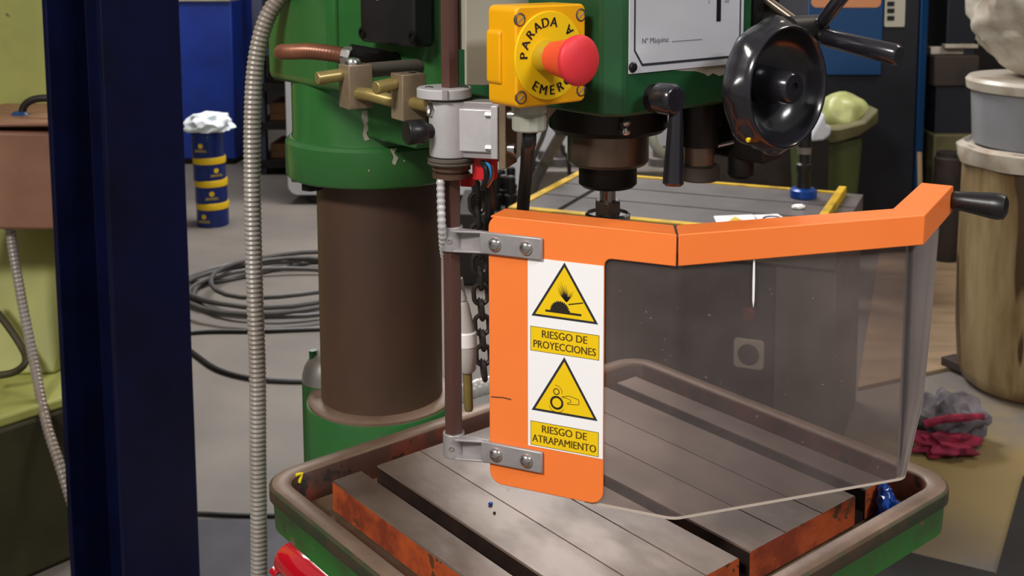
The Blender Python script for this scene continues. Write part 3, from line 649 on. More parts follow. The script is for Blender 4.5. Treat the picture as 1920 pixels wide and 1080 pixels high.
part('cap_notch', lambda b: fbox(b, pz(RX, zc0 + .0008) + Vector((-.0045, -.0232, 0)), Vector((.0042, -.0004, 0)), Vector((.001, .006, 0)), Z * .0075), M_clamp, cap)
for dx in (-.017, .012):
    part('cap_screw', lambda b: screw(b, pz(RX, zc0 + .0082) + Vector((dx, -.004, 0)), Z, .0036, .0014), M_chrome, cap)
part('seal_ring', lambda b: lathe(b, pz(RX, zb1 - .0006), Z, [(.0182, 0), (.0182, .002)], 36), M_black, bl)
kb = pz(RX, rz(793, 243).z); kd = Vector((-.86, -.5, .02)).normalized()
part('index_knob', lambda b: lathe(b, kb + kd * .012, kd, [(.006, 0), (.006, .010), (.0095, .0115), (.0102, .013), (.0102, .026), (.0092, .0275), (0, .0278)], 32), M_black, bl)
part('side_bolt', lambda b: lathe(b, pz(RX, rz(812, 203).z) + kd * .0165, kd, [(.0062, -.002), (.0062, .003), (.0038, .0034), (.0038, .001), (0, .001)], 6), M_chrome, bl)
part('washer_stack', lambda b: (lathe(b, pz(RX, zb0 - .0068), Z, [(.0185, 0), (.0196, .0012), (.0196, .0024), (.0180, .003), (.0196, .0036), (.0196, .0056), (.018, .0062)], 36)), M_bedgrey, bl)
part('lock_nut', lambda b: (lathe(b, pz(RX, zb0 - .019), Z, [(.0125, 0), (.0155, .001), (.0155, .0048), (.0135, .0054), (.0135, .0066), (.016, .0074), (.016, .012)], 12)), M_brown_steel, bl)

# ================================================================== EMERGENCY STOP
EU = .25
def eu(px, py, d=0): q = onu(px, py, EU + d); return q[1], q[2]
e0, e1 = eu(967, 12)[0], eu(1098, 8)[0]; ez0, ez1 = eu(970, 204)[1], eu(967, 12)[1]
es = empty('emergency_stop', m(EU - .034, (e0 + e1) / 2, ez0), YAW)
tag(es, 'yellow emergency stop box with red mushroom button beside the green head', 'switch')
def ebox(b): prism(b, [m(EU - .034, v, z) for v, z in rrect(e0, e1, ez0, ez1, .005, 4)], U * .034)
box = part('enclosure', ebox, M_yellow, es, bevel=.0015)
part('enclosure_rim', lambda b: prism(b, [m(EU - .0335, v, z) for v, z in rrect(e0 - .0025, e1 + .001, ez0 + .016, ez1 - .018, .004, 4)], U * .017), M_yellow, box, bevel=.0015)
for px, py in ((975, 37), (1089, 28), (977, 183), (1090, 169)):
    q = eu(px, py)
    o = part('box_screw', lambda b: lathe(b, m(EU - .001, q[0], q[1]), U, [(.0052, 0), (.0052, .0012), (.0040, .0016), (.0040, .0009), (0, .0009)], 18), M_quill, box)
    part('screw_slot', lambda b: fbox(b, m(EU - .0004, q[0] - .0038, q[1] - .0028), V * .0068 + Z * .0052, V * .0007 - Z * .0007, U * .0008), M_clamp, box)
ec = eu(1029, 104); er = .0335
disc = part('legend_disc', lambda b: lathe(b, m(EU, ec[0], ec[1]), U, [(er, 0), (er, .001), (er - .0005, .0014), (0, .0014)], 56), M_disc, es)
def ring_text(b):
    o = m(EU + .0017, *ec)
    for i, ch in enumerate('PARADA'):
        t = R(178 - i * 19.2); d = V * math.cos(t) + Z * math.sin(t); xd = V * math.sin(t) - Z * math.cos(t)
        text(b, ch, .0104, o + d * (er * .655), xd, d, 0, strike=.055)
    for i, ch in enumerate('EMERGENCIA'):
        t = R(236 + i * 18.6); d = V * math.cos(t) + Z * math.sin(t); xd = -V * math.sin(t) + Z * math.cos(t)
        text(b, ch, .0104, o + d * (er * .885), xd, -d, 0, strike=.055)
part('ring_lettering', ring_text, M_ink, disc)
bc = eu(1019, 106)
part('button_collar', lambda b: lathe(b, m(EU, bc[0], bc[1]), U, [(.0125, 0), (.0125, .004), (.0115, .012), (.011, .013)], 32), M_olive, es)
btn = part('button_stem', lambda b: lathe(b, m(EU + .0125, bc[0], bc[1]), U, [(.0122, 0), (.0128, .004), (.0168, .025)], 36), M_redstem, es)
part('button_head', lambda b: lathe(b, m(EU + .0365, bc[0], bc[1]), U, [(.0168, 0), (.0182, .0008), (.0188, .003), (.0186, .0045), (.0176, .0058), (.0150, .0073), (.0095, .0087), (0, .0093)], 44), M_redbtn, btn)
gp = eu(992, 215, -.017)
gl = part('cable_gland', lambda b: lathe(b, m(EU - .017, gp[0], ez0 - .0215), Z, [(.010, 0), (.0128, .001), (.0132, .002), (.0132, .0115), (.0118, .0125), (.0118, .0135), (.0135, .0145), (.0135, .022)], 12), M_gland, es, ang=20)
cg0 = m(EU - .017, gp[0], ez0 - .018)
cpts = [cg0, cg0 - Z * .012, at(990, 275, cg0.y + .022), at(988, 310, cg0.y + .062), at(984, 350, cg0.y + .095), at(980, 400, cg0.y + .115), at(976, 470, cg0.y + .125), at(974, 560, cg0.y + .13)]
part('cable', lambda b: tube(b, spline(cpts, 8), .0057, 14), M_wire, es)
# mounting plate behind it
MU = .168
def mu(px, py): q = onu(px, py, MU); return q[1], q[2]
mp0 = mu(874, 100)[0]; mp1 = mu(968, 250); 
part('mounting_plate', lambda b: (prism(b, [m(MU - .003, v, z) for v, z in ((mp0, 1.56), (mp0, mu(874, 160)[1]), (mu(935, 165)[0], mu(935, 160)[1]), (mu(935, 165)[0], mu(950, 302)[1]), (mp1[0], mu(960, 304)[1]), (mp1[0] + .06, mp1[1] + .03), (mp1[0] + .06, 1.56))], U * .003),
     mbox(b, MU, EU - .034, e0 + .048, e1 - .004, ez0 + .02, ez1 - .015), mbox(b, MU - .04, MU - .002, .10, .1575, 1.42, 1.50)), M_cream, es, bevel=.001)

# ================================================================== LINKAGE with square blocks beside the column
link = empty('clamp_linkage', at(672, 160, .97))
tag(link, 'brass rods and two square metal blocks joining the guard to the head', 'linkage')
ang = R(34); BX = Vector((math.cos(ang), math.sin(ang), 0)); BY = Vector((-math.sin(ang), math.cos(ang), 0))
def block(px, py, Y, sz, h):
    c = at(px, py, Y)
    return part('square_block', lambda b: fbox(b, c - BX * sz / 2 - BY * sz / 2 - Z * h / 2, BX * sz, BY * sz, Z * h), M_brassblock, link, bevel=.0008), c
b1, c1 = block(667, 161, .965, .0225, .0385); b2, c2 = block(766, 180, .935, .0225, .0395)
part('block_screw', lambda b: screw(b, c1 + Z * .0192 - BX * .002, Z, .0075, .006), M_chrome, b1)
part('screw_recess', lambda b: lathe(b, c2 + Z * .0196 + BX * .004, Z, [(.0035, 0), (.0035, .0005), (.002, .0006), (0, .0006)], 16), M_black, b2)
part('brass_rod', lambda b: cyl(b, at(594, 147, .95), at(650, 139, .965), .0057, n=18), M_brass, link, bevel=.0008)
part('brass_rod', lambda b: tube(b, spline([at(660, 176, .962), at(690, 177, .95), at(735, 188, .94), at(770, 190, .935)]), .0058, 16), M_brass, link)
part('brass_rod', lambda b: cyl(b, at(704, 165, .915), at(760, 152, .937), .0057, n=18), M_brass, link, bevel=.0008)
part('brass_rod', lambda b: cyl(b, at(770, 192, .93), at(815, 201, .90), .0055, n=18), M_brass, link)
part('steel_rod', lambda b: cyl(b, at(690, 132, .98), at(850, 118, 1.06), .0068, n=18), M_bedgrey, link)
# brown flexible conduit along the casting
bm = bmesh.new(); pts = spline([at(529, 97, 1.10), at(545, 97, 1.075), at(580, 96, 1.05), at(620, 100, 1.03), at(648, 105, 1.02)], 12)
ribbed(bm, pts, .0079, .0042, .16, 14, 4); cf = obj('brown_conduit', bm, M_copper)
tag(cf, 'short brown corrugated conduit against the green casting', 'conduit')
part('conduit_gland', lambda b: (cyl(b, at(646, 105, 1.021), at(664, 107, 1.017), .0098, n=8)), M_chrome, cf, bevel=.001)
part('conduit_elbow', lambda b: tube(b, [at(534, 97, 1.10), at(529, 97, 1.105), at(527, 98, 1.13)], .0078, 14), M_copper, cf)

# limit switch under the pivot block
ls = empty('limit_switch', rz(905, 330)); tag(ls, 'small red connector with blue and orange wires under the silver block', 'connector')
lp = rz(885, 340, -.004)
part('switch_body', lambda b: fbox(b, lp + Vector((0, 0, .001)), AX * .018, AY * .014, Z * .021), M_redplain, ls, bevel=.001)
part('blue_lead', lambda b: tube(b, spline([rz(908, 304, -.012), rz(918, 312, -.016), rz(919, 330, -.016), rz(912, 344, -.012)], 8), .0014, 8), M_bluewire, ls)
part('orange_lead', lambda b: tube(b, spline([rz(912, 304, -.010), rz(923, 316, -.012), rz(923, 334, -.012), rz(914, 350, -.008)], 8), .0013, 8), M_orangewire, ls)
part('black_lead', lambda b: tube(b, spline([rz(904, 304, -.012), rz(911, 318, -.018), rz(911, 338, -.016), rz(905, 352, -.008)], 8), .0022, 8), M_wire, ls)
part('lead_sleeve', lambda b: tube(b, spline([rz(916, 338, -.004), rz(920, 365, 0), rz(918, 400, .004), rz(914, 440, .01)], 6), .0042, 10), M_blackmetal, ls)
part('lower_body', lambda b: fbox(b, rz(862, 350, .02), AX * .011, AY * .01, Z * .010), M_redplain, ls, bevel=.001)

# ================================================================== COOLANT NOZZLE, CHAIN
cool = empty('coolant_nozzle', at(878, 770, .955)); tag(cool, 'pale tapered coolant nozzle with brass tip hanging behind the steel rod', 'nozzle')
bm = bmesh.new(); hpts = spline([at(826, 336, .885), at(827, 380, .885), at(829, 430, .886), at(834, 480, .905), at(848, 515, .935), at(858, 530, .95)], 10)
ribbed(bm, hpts, .0038, .0052, .22, 10, 4); obj('metal_hose', bm, M_silver, cool)
def seg(p, q, prof): 
    a, b_ = at(p[0], p[1], .955), at(q[0], q[1], .955); L = (b_ - a).length
    return lambda b: lathe(b, a, b_ - a, [(r, t * L) for r, t in prof], 24)
part('nozzle_cone', seg((859, 522), (874, 622), [(.0042, 0), (.0046, .3), (.0052, .4), (.0042, .42), (.0050, .44), (.0062, .5), (.0082, 1)]), M_nozzle, cool)
part('nozzle_band', seg((874, 620), (875, 650), [(.0082, 0), (.0094, .1), (.0094, .9), (.0082, 1)]), M_white, cool)
part('nozzle_body', seg((875, 648), (876, 697), [(.0088, 0), (.0088, .3), (.008, .9), (.006, 1)]), M_nozzle, cool)
part('brass_tip', seg((876, 692), (879, 770), [(.0042, 0), (.0042, .93), (.0034, 1)]), M_brass, cool)
chain = empty('hanging_chain', at(905, 345, 1.02)); tag(chain, 'dark steel link chain hanging between the rod and the orange panel', 'chain')
def chain_link(b, c, d, side, L, Wd, r):
    pts = []
    for i in range(20):
        t = 2 * math.pi * i / 20; x = math.cos(t); y = math.sin(t); sx = (Wd / 2) * x; sy = (L / 2 - Wd / 2) * (1 if y > 0 else -1) + (Wd / 2) * y
        pts.append(c + side * sx + d * sy)
    pts.append(pts[0]); pts.append(pts[1])
    tube(b, pts, r, 8)
n = 13
for i in range(n):
    t = i / (n - 1); px = 893 + 14 * t; py = 352 + 342 * t; c = at(px, py, 1.02)
    dn = (at(894 + 14 * t, py + 10, 1.02) - c).normalized()
    sd = Vector((.97, .2, 0)) if i % 2 else Vector((-.25, .97, 0)); sd = (sd - dn * sd.dot(dn)).normalized()
    part('link', lambda b: chain_link(b, c, dn, sd, .0192, .0132, .0023), M_chain, chain)

bm = bmesh.new(); ribbed(bm, spline([at(742, 838, 1.40), at(782, 800, 1.40), at(808, 774, 1.40), at(836, 752, 1.40), at(872, 736, 1.40), at(915, 722, 1.42), at(980, 712, 1.46), at(1040, 720, 1.5)], 8), .0125, .009, .08, 12, 4)
tag(obj('pale_hose', bm, M_nozzle), 'pale ribbed hose rising behind the back rim of the table', 'hose')
# ================================================================== FOREGROUND CONDUIT, PLUG
bm = bmesh.new()
pts = spline([at(540, -40, 1.22), at(506, -2, 1.22), at(480, 45, 1.22), at(463, 120, 1.22), at(457, 220, 1.22), at(457, 340, 1.22), at(461, 520, 1.22), at(467, 700, 1.22), at(468, 850, 1.22), at(470, 1000, 1.22), at(471, 1130, 1.22)], 14)
pts = [p + Vector((.0096, 0, 0)) for p in pts]
ribbed(bm, pts, .0099, .0055, .13, 16, 4)
cg = obj('flexible_conduit', bm, M_conduit); tag(cg, 'long grey corrugated conduit hanging beside the navy steel post', 'conduit')
plug = empty('red_plug', at(570, 1060, 1.12)); tag(plug, 'glossy red industrial plug below the left corner of the tray', 'plug')
pa, pq = at(540, 1046, 1.12), at(650, 1134, 1.03); pd = (pq - pa).normalized()
part('plug_body', lambda b: lathe(b, pa, pd, [(.0, .001), (.0165, 0), (.0178, .002), (.0178, .05), (.0165, .056), (.0165, .11)], 36), M_redplug, plug)
part('plug_latch', lambda b: fbox(b, pa - pd * .001 + Vector((-.020, -.006, -.014)), pd * .014, Vector((.004, .008, 0)), Vector((.003, 0, .006))), M_redplug, plug, bevel=.0015)

# ================================================================== NAVY STEEL POST
pa_ = R(58); PF = Vector((math.cos(pa_), math.sin(pa_), 0)); PN = Vector((math.sin(pa_), -math.cos(pa_), 0))
nc = at(212, 540, 2.22); nc.z = 0; HB = .0975; pc_ = nc - PN * HB + PF * HB
def hbeam(b):
    h, t, wb = HB, .015, .0045
    sec = [(-h, -h), (h, -h), (h, -h + t), (wb, -h + t), (wb, h - t), (h, h - t), (h, h), (-h, h), (-h, h - t), (-wb, h - t), (-wb, -h + t), (-h, -h + t)]
    prism(b, [pc_ + PF * x - PN * y + Z * .0 for x, y in sec], Z * 3.2)
bm = bmesh.new(); hbeam(bm); tag(obj('steel_post', bm, M_navy, bevel=.002), 'tall dark navy H section steel post left of the grey conduit', 'post')

# ================================================================== OLIVE MACHINE ON THE LEFT
lm = empty('olive_machine', (-1.72, 3.0, 0)); tag(lm, 'olive green machine tool at the far left behind the navy post', 'machine')
def L3(px, py, Y): return at(px, py, Y)
part('machine_column', lambda b: wbox(b, -2.4, -1.22, 2.95, 3.6, .78, 2.2), M_lime, lm, bevel=.02)
def skirt(b):
    zt = .42
    Bv = [(-2.4, 2.62, zt), (-1.26, 2.74, zt), (-1.20, 3.6, zt), (-2.4, 3.6, zt)]; A = [(-2.4, 2.95, .80), (-1.24, 2.95, .80), (-1.22, 3.6, .80), (-2.4, 3.6, .80)]
    hexa(b, [Vector(p) for p in Bv] + [Vector(p) for p in A])
part('machine_skirt', skirt, M_lime, lm, bevel=.01)
def ledge(b):
    a = atz(-60, 800, .42); c = atz(120, 744, .42); d = Vector((c.x + .03, 2.98, .42)); e = Vector((a.x - .4, 2.98, .42))
    pts = [Vector((a.x - .4, a.y + .05, .42)), Vector((a.x, a.y, .42)), c, Vector((c.x + .03, c.y + .03, .42)), d, e]
    prism(b, [p - Z * .03 for p in pts], Z * .03)
part('machine_ledge', ledge, M_lime, lm, bevel=.008)
def base(b):
    a = atz(-60, 806, .42); c = atz(120, 750, .42)
    pts = [Vector((a.x - .4, a.y + .07, .002)), Vector((a.x, a.y + .02, .002)), Vector((c.x + .02, c.y + .05, .002)), Vector((c.x + .02, 2.98, .002)), Vector((a.x - .4, 2.98, .002))]
    prism(b, pts, Z * .389)
part('machine_base', base, M_limeshade, lm, bevel=.01)
part('rear_base', lambda b: wbox(b, -2.4, -1.2, 2.98, 3.6, .002, .42), M_limeshade, lm)
def web(b):
    prism(b, [L3(18, 470, 2.90), L3(50, 440, 2.93), L3(110, 740, 2.82), L3(70, 745, 2.74)], Vector((.02, .15, 0)))
part('machine_web', web, M_lime, lm, bevel=.006)
def brace(b): prism(b, [L3(95, 330, 2.94), L3(150, 330, 2.94), L3(150, 640, 2.90), L3(112, 600, 2.90)], Vector((.01, .1, 0)))
part('machine_brace', brace, M_lime, lm, bevel=.006)
jb = part('junction_box', lambda b: fbox(b, L3(-160, 430, 2.58), L3(110, 432, 2.66) - L3(-160, 430, 2.58), Vector((.05, .33, 0)), Z * .242), M_rustbox, lm, bevel=.008)
part('box_lid', lambda b: fbox(b, L3(-164, 240, 2.57), L3(112, 238, 2.655) - L3(-164, 240, 2.57), Vector((.05, .34, 0)), Z * .012), M_rustbox, jb, bevel=.005)
part('lid_gland', lambda b: lathe(b, L3(38, 222, 2.74), Z, [(.022, -.004), (.022, .010), (.014, .018)], 20), M_teal, jb)
part('lid_cable', lambda b: tube(b, spline([L3(40, 222, 2.74), L3(46, 198, 2.74), L3(66, 186, 2.74), L3(100, 184, 2.74), L3(140, 186, 2.75)], 8), .0095, 12), M_wire, jb)
bm = bmesh.new(); ribbed(bm, spline([L3(18, 425, 2.68), L3(28, 490, 2.68), L3(44, 580, 2.66), L3(64, 680, 2.62), L3(86, 790, 2.54), L3(112, 872, 2.50), L3(140, 960, 2.48)], 10), .0125, .011, .16, 12, 4)
obj('supply_conduit', bm, M_conduit, lm)
part('drain_hose', lambda b: tube(b, spline([L3(-30, 560, 2.72), L3(6, 600, 2.72), L3(40, 650, 2.70), L3(48, 678, 2.66), L3(26, 698, 2.62), L3(-20, 706, 2.6)], 8), .009, 10), M_limeshade, lm)

# ================================================================== FLOOR CABLES
def floorcable(name, pts, r, ma, label, seed=0):
    bm = bmesh.new(); tube(bm, [Vector((p.x, p.y, p.z + r)) for p in pts], r, 8); return tag(obj(name, bm, ma), label, 'cable')
floorcable('floor_cable', spline([atz(300, 635, 0), atz(380, 626, 0), atz(480, 625, 0), atz(560, 622, 0), atz(660, 618, 0)], 8), .009, M_wire, 'straight black cable crossing the floor just below the coil')
floorcable('floor_cable', spline([atz(330, 640, 0), atz(370, 672, 0), atz(410, 698, 0), atz(470, 714, 0), atz(540, 719, 0), atz(600, 718, 0), atz(680, 712, 0)], 8), .009, M_wire, 'black cable curving across the floor left of the steel column')
floorcable('floor_cable', spline([atz(330, 966, 0), atz(380, 967, 0), atz(440, 970, 0), atz(500, 971, 0), atz(580, 968, 0)], 8), .006, M_wire, 'thin dark cable on the floor nearest the camera')
floorcable('floor_cable', spline([atz(345, 530, 0), atz(400, 532, 0), atz(450, 524, 0), atz(520, 508, 0), atz(620, 488, 0)], 8), .010, M_greywire, 'grey cable leading into the coil from the post')
cc = atz(520, 562, 0); pts = []
for i in range(5 * 26):
    t = i / 26 * 2 * math.pi; k = i / 26; rx = .40 + .035 * math.sin(k * 2.3) + .03 * math.sin(k * 5.1 + 1); ry = .36 + .05 * math.cos(k * 1.7)
    pts.append(Vector((cc.x + .04 * math.sin(k * 1.9) + rx * math.cos(t), cc.y + .1 + .06 * math.cos(k * 2.7) + ry * math.sin(t), .004 + .012 * (k % 5) + .006 * math.sin(3 * t + k))))
floorcable('cable_coil', pts, .0105, M_greywire, 'loosely coiled grey cable lying on the concrete behind the column')
bm = bmesh.new(); g = [atz(250, 976, 0), atz(545, 978, 0), atz(700, 1500, 0), atz(150, 1500, 0)]
prism(bm, g, Z * .006); tag(obj('grey_floor_sheet', bm, M_greysheet), 'thin slate grey sheet on the floor under the left side of the drill table', 'mat')  # thin slate grey slab laid on the concrete

# ================================================================== STACK OF CANS
def cans():
    base_ = atz(391, 428, 0); cx, cy = base_.x, base_.y + .085; z = 0; r = .0855
    hs = [.128, .126, .126, .15]; labs = ['bottom', 'second', 'third', 'top']
    lab_ = ['blue paint can standing on the floor at the bottom of the stack', 'blue paint can second from the floor in the stack', 'dented blue paint can third from the floor in the stack', 'topmost blue paint can of the stack under the white wadding']
    xo = [0, -.004, -.010, -.014]
    for i, h in enumerate(hs):
        x = cx + xo[i]; t = empty('paint_can', (x, cy, z)); tag(t, lab_[i], 'can', 'stacked blue paint cans')
        part('can_body', lambda b: lathe(b, (x, cy, z), Z, [(r - .003, 0), (r, .003), (r, h - .006), (r - .004, h - .001), (r - .012, h - .004), (0, h - .004)], 36), M_can, t)
        if i < 3: part('yellow_band', lambda b: lathe(b, (x + .001, cy - .0, z), Z, [(r, h - .032), (r + .0025, h - .030), (r + .003, h), (r, h + .006)], 36), M_canband, t)
        a0 = [(-1.85), (-1.25), (-.85), (-1.75)][i]
        zb_ = z + h * .48
        for rr, dz, flatk in ((.012, .0, 1),):
            d = Vector((math.cos(a0), math.sin(a0), 0)); xd = Vector((-d.y, d.x, 0)); o = Vector((x, cy, zb_)) + d * (r + .0004)
            part('round_emblem', lambda b: flat(b, [o + xd * (.014 * math.cos(k * math.pi / 7)) + Z * (.014 * math.sin(k * math.pi / 7)) for k in range(14)]), M_canband, t)
            part('emblem_bar', lambda b: prism(b, [o + xd * s + Z * q for s, q in ((-.036, -.034), (.036, -.034), (.030, -.020), (-.030, -.020))], -d * .004), M_brass, t)
        z += h
    bm = bmesh.new(); lump(bm, (cx - .005, cy, z - .002 + .03), .122, .118, .066, .34, 2.4, 4, 3)
    for v in bm.verts:
        if v.co.z < z - .002: v.co.z = z - .002
    tag(obj('white_wadding', bm, M_foam), 'crumpled white wadding lying on the topmost paint can', 'wadding')
cans()

# ================================================================== FAR LEFT BACKGROUND
def boxthing(name, lab_, cat, px0, px1, Y, D, z0_, z1_, ma, py=250, bevel=.01, parts=None):
    a, c = at(px0, py, Y), at(px1, py, Y); t = empty(name, ((a.x + c.x) / 2, Y + D / 2, z0_)); tag(t, lab_, cat)
    part('body', lambda b: wbox(b, a.x, c.x, Y, Y + D, z0_, z1_), ma, t, bevel=bevel)
    return t, a.x, c.x
t, x0, x1 = boxthing('blue_cabinet', 'bright blue steel cabinet behind the stack of paint cans', 'cabinet', 230, 441, 7.7, .7, 0.04, 1.155, M_blue)
part('cabinet_top', lambda b: wbox(b, x0 - .02, x1 + .0, 7.68, 8.42, 1.155, 1.185), M_cream, t)
part('plinth', lambda b: wbox(b, x0 + .03, x1 - .03, 7.74, 8.36, .0, .04), M_blackmetal, t)
rk = empty('storage_rack', (-1.75, 7.6, 0)); tag(rk, 'slate blue steel rack with dark shelves left of the green casting', 'rack')
for px in (478, 566):
    for dy in (0, .5):
        a = at(px, 200, 7.35 + dy)
        part('upright', lambda b: wbox(b, a.x - .004, a.x + .066, 7.35 + dy, 7.42 + dy, 0, 2.0), M_slate, rk, bevel=.004)
xa, xb = at(478, 200, 7.35).x, at(600, 200, 7.35).x
for z_ in (.10, .36, .62, .86):
    part('shelf', lambda b: wbox(b, xa, xb, 7.36, 7.9, z_ - .03, z_), M_blackmetal, rk)
    part('shelf_rail', lambda b: wbox(b, xa, xb, 7.33, 7.36, z_ - .05, z_), M_slate if z_ > .8 else M_blackmetal, rk)
for i, (z_, px, wd, h_, ma, lab_) in enumerate(((.10, 505, .185, .10, M_wood, 'pale timber block on the lowest rack shelf'), (.36, 505, .185, .12, M_wood, 'brown timber offcut on the second rack shelf'), (.62, 505, .185, .13, M_darkwood, 'dark carton on the third rack shelf'), (.86, 505, .185, .2, M_darkwood, 'dark carton on the top rack shelf'))):
    a = at(px, 200, 7.42); bm = bmesh.new(); wbox(bm, a.x, a.x + wd, 7.42, 7.75, z_, z_ + h_); tag(obj('stored_block', bm, ma, bevel=.004), lab_, 'block' if ma is M_wood else 'carton')
pg = atz(545, 384, .03)
pe = empty('grey_panel_cabinet', (0, 6.6, 0)); tag(pe, 'wide pale grey cabinet standing behind the steel column and spindle', 'cabinet')
xl, xr = at(538, 300, 6.45).x, at(1415, 250, 6.45).x
part('front_panel', lambda b: prism(b, [(x, 6.45, z) for x, z in rrect(xl, xr, .06, 1.8, .06, 6)], (0, .55, 0)), M_panel, pe, bevel=.004)
part('plinth', lambda b: wbox(b, xl + .12, xr - .1, 6.5, 6.95, 0, .07), M_blackmetal, pe)
for i in range(1, 3):
    xx = xl + (xr - xl) * i / 3; part('door_gap', lambda b: wbox(b, xx - .004, xx + .004, 6.446, 6.452, .1, 1.75), M_dark, pe)

# dark tool cabinet with tool holders, left of the machine bed
t, x0, x1 = boxthing('low_cabinet', 'low dark steel cabinet on the floor behind the hanging chain', 'cabinet', 855, 972, 4.85, .5, 0, .335, M_bed, 440)
random.seed(3)
for i, (px, py) in enumerate(((893, 392), (911, 381), (929, 392), (945, 382), (958, 393), (923, 371), (940, 369), (958, 373))):
    p = atz(px, py, .336); h_ = .13 + .02 * (i % 3); p.y = min(max(p.y, 4.91), 5.28)
    th = empty('tool_holder', (p.x, p.y, .335)); tag(th, 'dark steel tool holder on the low cabinet, ' + ['first from the left in the front row', 'first from the left in the middle row', 'second from the left in the front row', 'last on the right of the middle row', 'last on the right of the front row', 'left one of the rear row', 'middle one of the rear row', 'right one of the rear row'][i], 'tool', 'tool holders on the low cabinet')
    part('holder_cone', lambda b: lathe(b, (p.x, p.y, .335), Z, [(.026, 0), (.026, .05), (.030, .052), (.030, .07), (.020, .074), (.022, h_ - .01), (.020, h_), (0, h_)], 18), M_blackmetal, th)
    part('holder_rim', lambda b: lathe(b, (p.x, p.y, .335 + h_), Z, [(.014, 0), (.014, .006), (0, .006)], 14), M_bedtop, th)

# ================================================================== MACHINE BED BEHIND THE GUARD
BE1 = Vector((.38, .925, 0)).normalized(); BE2 = Vector((BE1.y, -BE1.x, 0)); BB = Vector((.115, 3.974, 0)); ZB = .7
BL_, BW_ = 1.005, .626
def bp(a, c, z): return BB + BE2 * a - BE1 * c + Z * z        # a along the length, c from the rear edge to the front
bed = empty('machine_bed', bp(BL_ / 2, BW_ / 2, 0)); tag(bed, 'grey machine bed with yellow taped edges behind the orange rail', 'machine')
def bbox(b, a0, a1, c0, c1, z0_, z1_): fbox(b, bp(a0, c0, z0_), BE2 * (a1 - a0), -BE1 * (c1 - c0), Z * (z1_ - z0_))
part('bed_base', lambda b: bbox(b, .02, BL_ - .0, .02, BW_ - .02, 0, ZB - .09), M_bedgrey, bed, bevel=.006)
part('bed_front', lambda b: bbox(b, .0, BL_ - .17, BW_ - .03, BW_ + .0, .05, ZB - .10), M_bed, bed, bevel=.004)
part('bed_edge', lambda b: bbox(b, 0, BL_, 0, BW_, ZB - .09, ZB - .012), M_bedgrey, bed, bevel=.004)
sl = [(0, .20), (.212, .385), (.397, BW_)]
for c0_, c1_ in sl:
    part('bed_plate', lambda b: bbox(b, 0, .145, c0_, c1_, ZB - .012, ZB), M_bedtop, bed)
    part('bed_plate', lambda b: bbox(b, .165, BL_, c0_, c1_, ZB - .012, ZB), M_bedtop, bed)
part('bed_slot', lambda b: bbox(b, .002, BL_ - .002, .002, BW_ - .002, ZB - .0125, ZB - .010), M_dark, bed)
def tape(a0, a1, c0, c1, h=.004): part('yellow_tape', lambda b: bbox(b, a0, a1, c0, c1, ZB, ZB + h), M_tape, bed)
tape(0, .028, .0, BW_); tape(.028, BL_ - .09, .0, .022); tape(.028, BL_ - .09, BW_ - .03, BW_)
part('yellow_stop', lambda b: bbox(b, BL_ - .075, BL_ - .05, .03, .24, ZB, ZB + .03), M_tape, bed, bevel=.003)
part('yellow_stop', lambda b: bbox(b, BL_ - .075, BL_ - .05, .25, .46, ZB, ZB + .03), M_tape, bed, bevel=.003)
# outlet on the dark front
fo = bp(0, BW_ + .001, 0); soc = hit(1405, 662, fo, BE1); so = part('outlet_frame', lambda b: prism(b, [soc + BE2 * x + Z * z for x, z in rrect(-.044, .044, -.044, .044, .012, 4)], -BE1 * .012), M_cream, bed, bevel=.003)
part('outlet_cup', lambda b: lathe(b, soc - BE1 * .0125, -BE1, [(.031, 0), (.031, .003), (.026, .004), (.026, .001), (.008, .001), (.007, .004), (0, .004)], 28), M_bed, so)
rb = hit(1405, 588, fo, BE1); part('dark_red_boss', lambda b: lathe(b, rb, -BE1, [(.022, 0), (.022, .012), (.015, .02), (0, .022)], 24), M_darkred, bed)  # round dark red boss on the bed front
# things on the bed
g = empty('dial_stand', atz(1506, 368, ZB)); gp_ = atz(1506, 370, ZB)
tag(g, 'black post on a round blue base standing on the taped bed', 'gauge stand')
part('blue_base', lambda b: lathe(b, gp_, Z, [(.040, 0), (.044, .004), (.044, .026), (.034, .032), (.016, .034)], 32), M_bluebase, g)
part('stand_post', lambda b: lathe(b, gp_ + Z * .03, Z, [(.024, 0), (.022, .05), (.026, .06), (.026, .08), (.017, .085), (.017, .125), (.022, .13), (.022, .19), (.012, .2), (.012, .36)], 24), M_blackmetal, g)
part('post_collar', lambda b: lathe(b, gp_ + Z * .145, Z, [(.0225, 0), (.0225, .022)], 24), M_bedgrey, g)
def card(name, quad, ma, lab_):
    bm = bmesh.new(); prism(bm, [atz(x, y, ZB + .001) for x, y in quad], Z * .0015); o = obj(name, bm, ma); tag(o, lab_, 'label'); return o
cdp = card('paper_card', ((1338, 406), (1410, 403), (1432, 420), (1346, 424)), M_white, 'left white warning card with yellow triangle on the bed')
part('card_triangle', lambda b: prism(b, [atz(x, y, ZB + .0026) for x, y in ((1378, 406), (1398, 416), (1362, 417))], Z * .0005), M_tape, cdp)
cdp = card('paper_card', ((1412, 404), (1458, 402), (1480, 416), (1422, 420)), M_white, 'right white card with dark ring lying on the bed')
part('card_ring', lambda b: tube(b, [atz(1447 + 16 * math.cos(t * .4), 410 + 4 * math.sin(t * .4), ZB + .0035) for t in range(17)], .0035, 6), M_slate, cdp)
bm = bmesh.new(); p = atz(1497, 392, ZB); lump(bm, p + Z * .008, .020, .012, .008, .3, 2, 3); tag(obj('chalk_piece', bm, M_white), 'small white lump of chalk near the blue base', 'chalk')
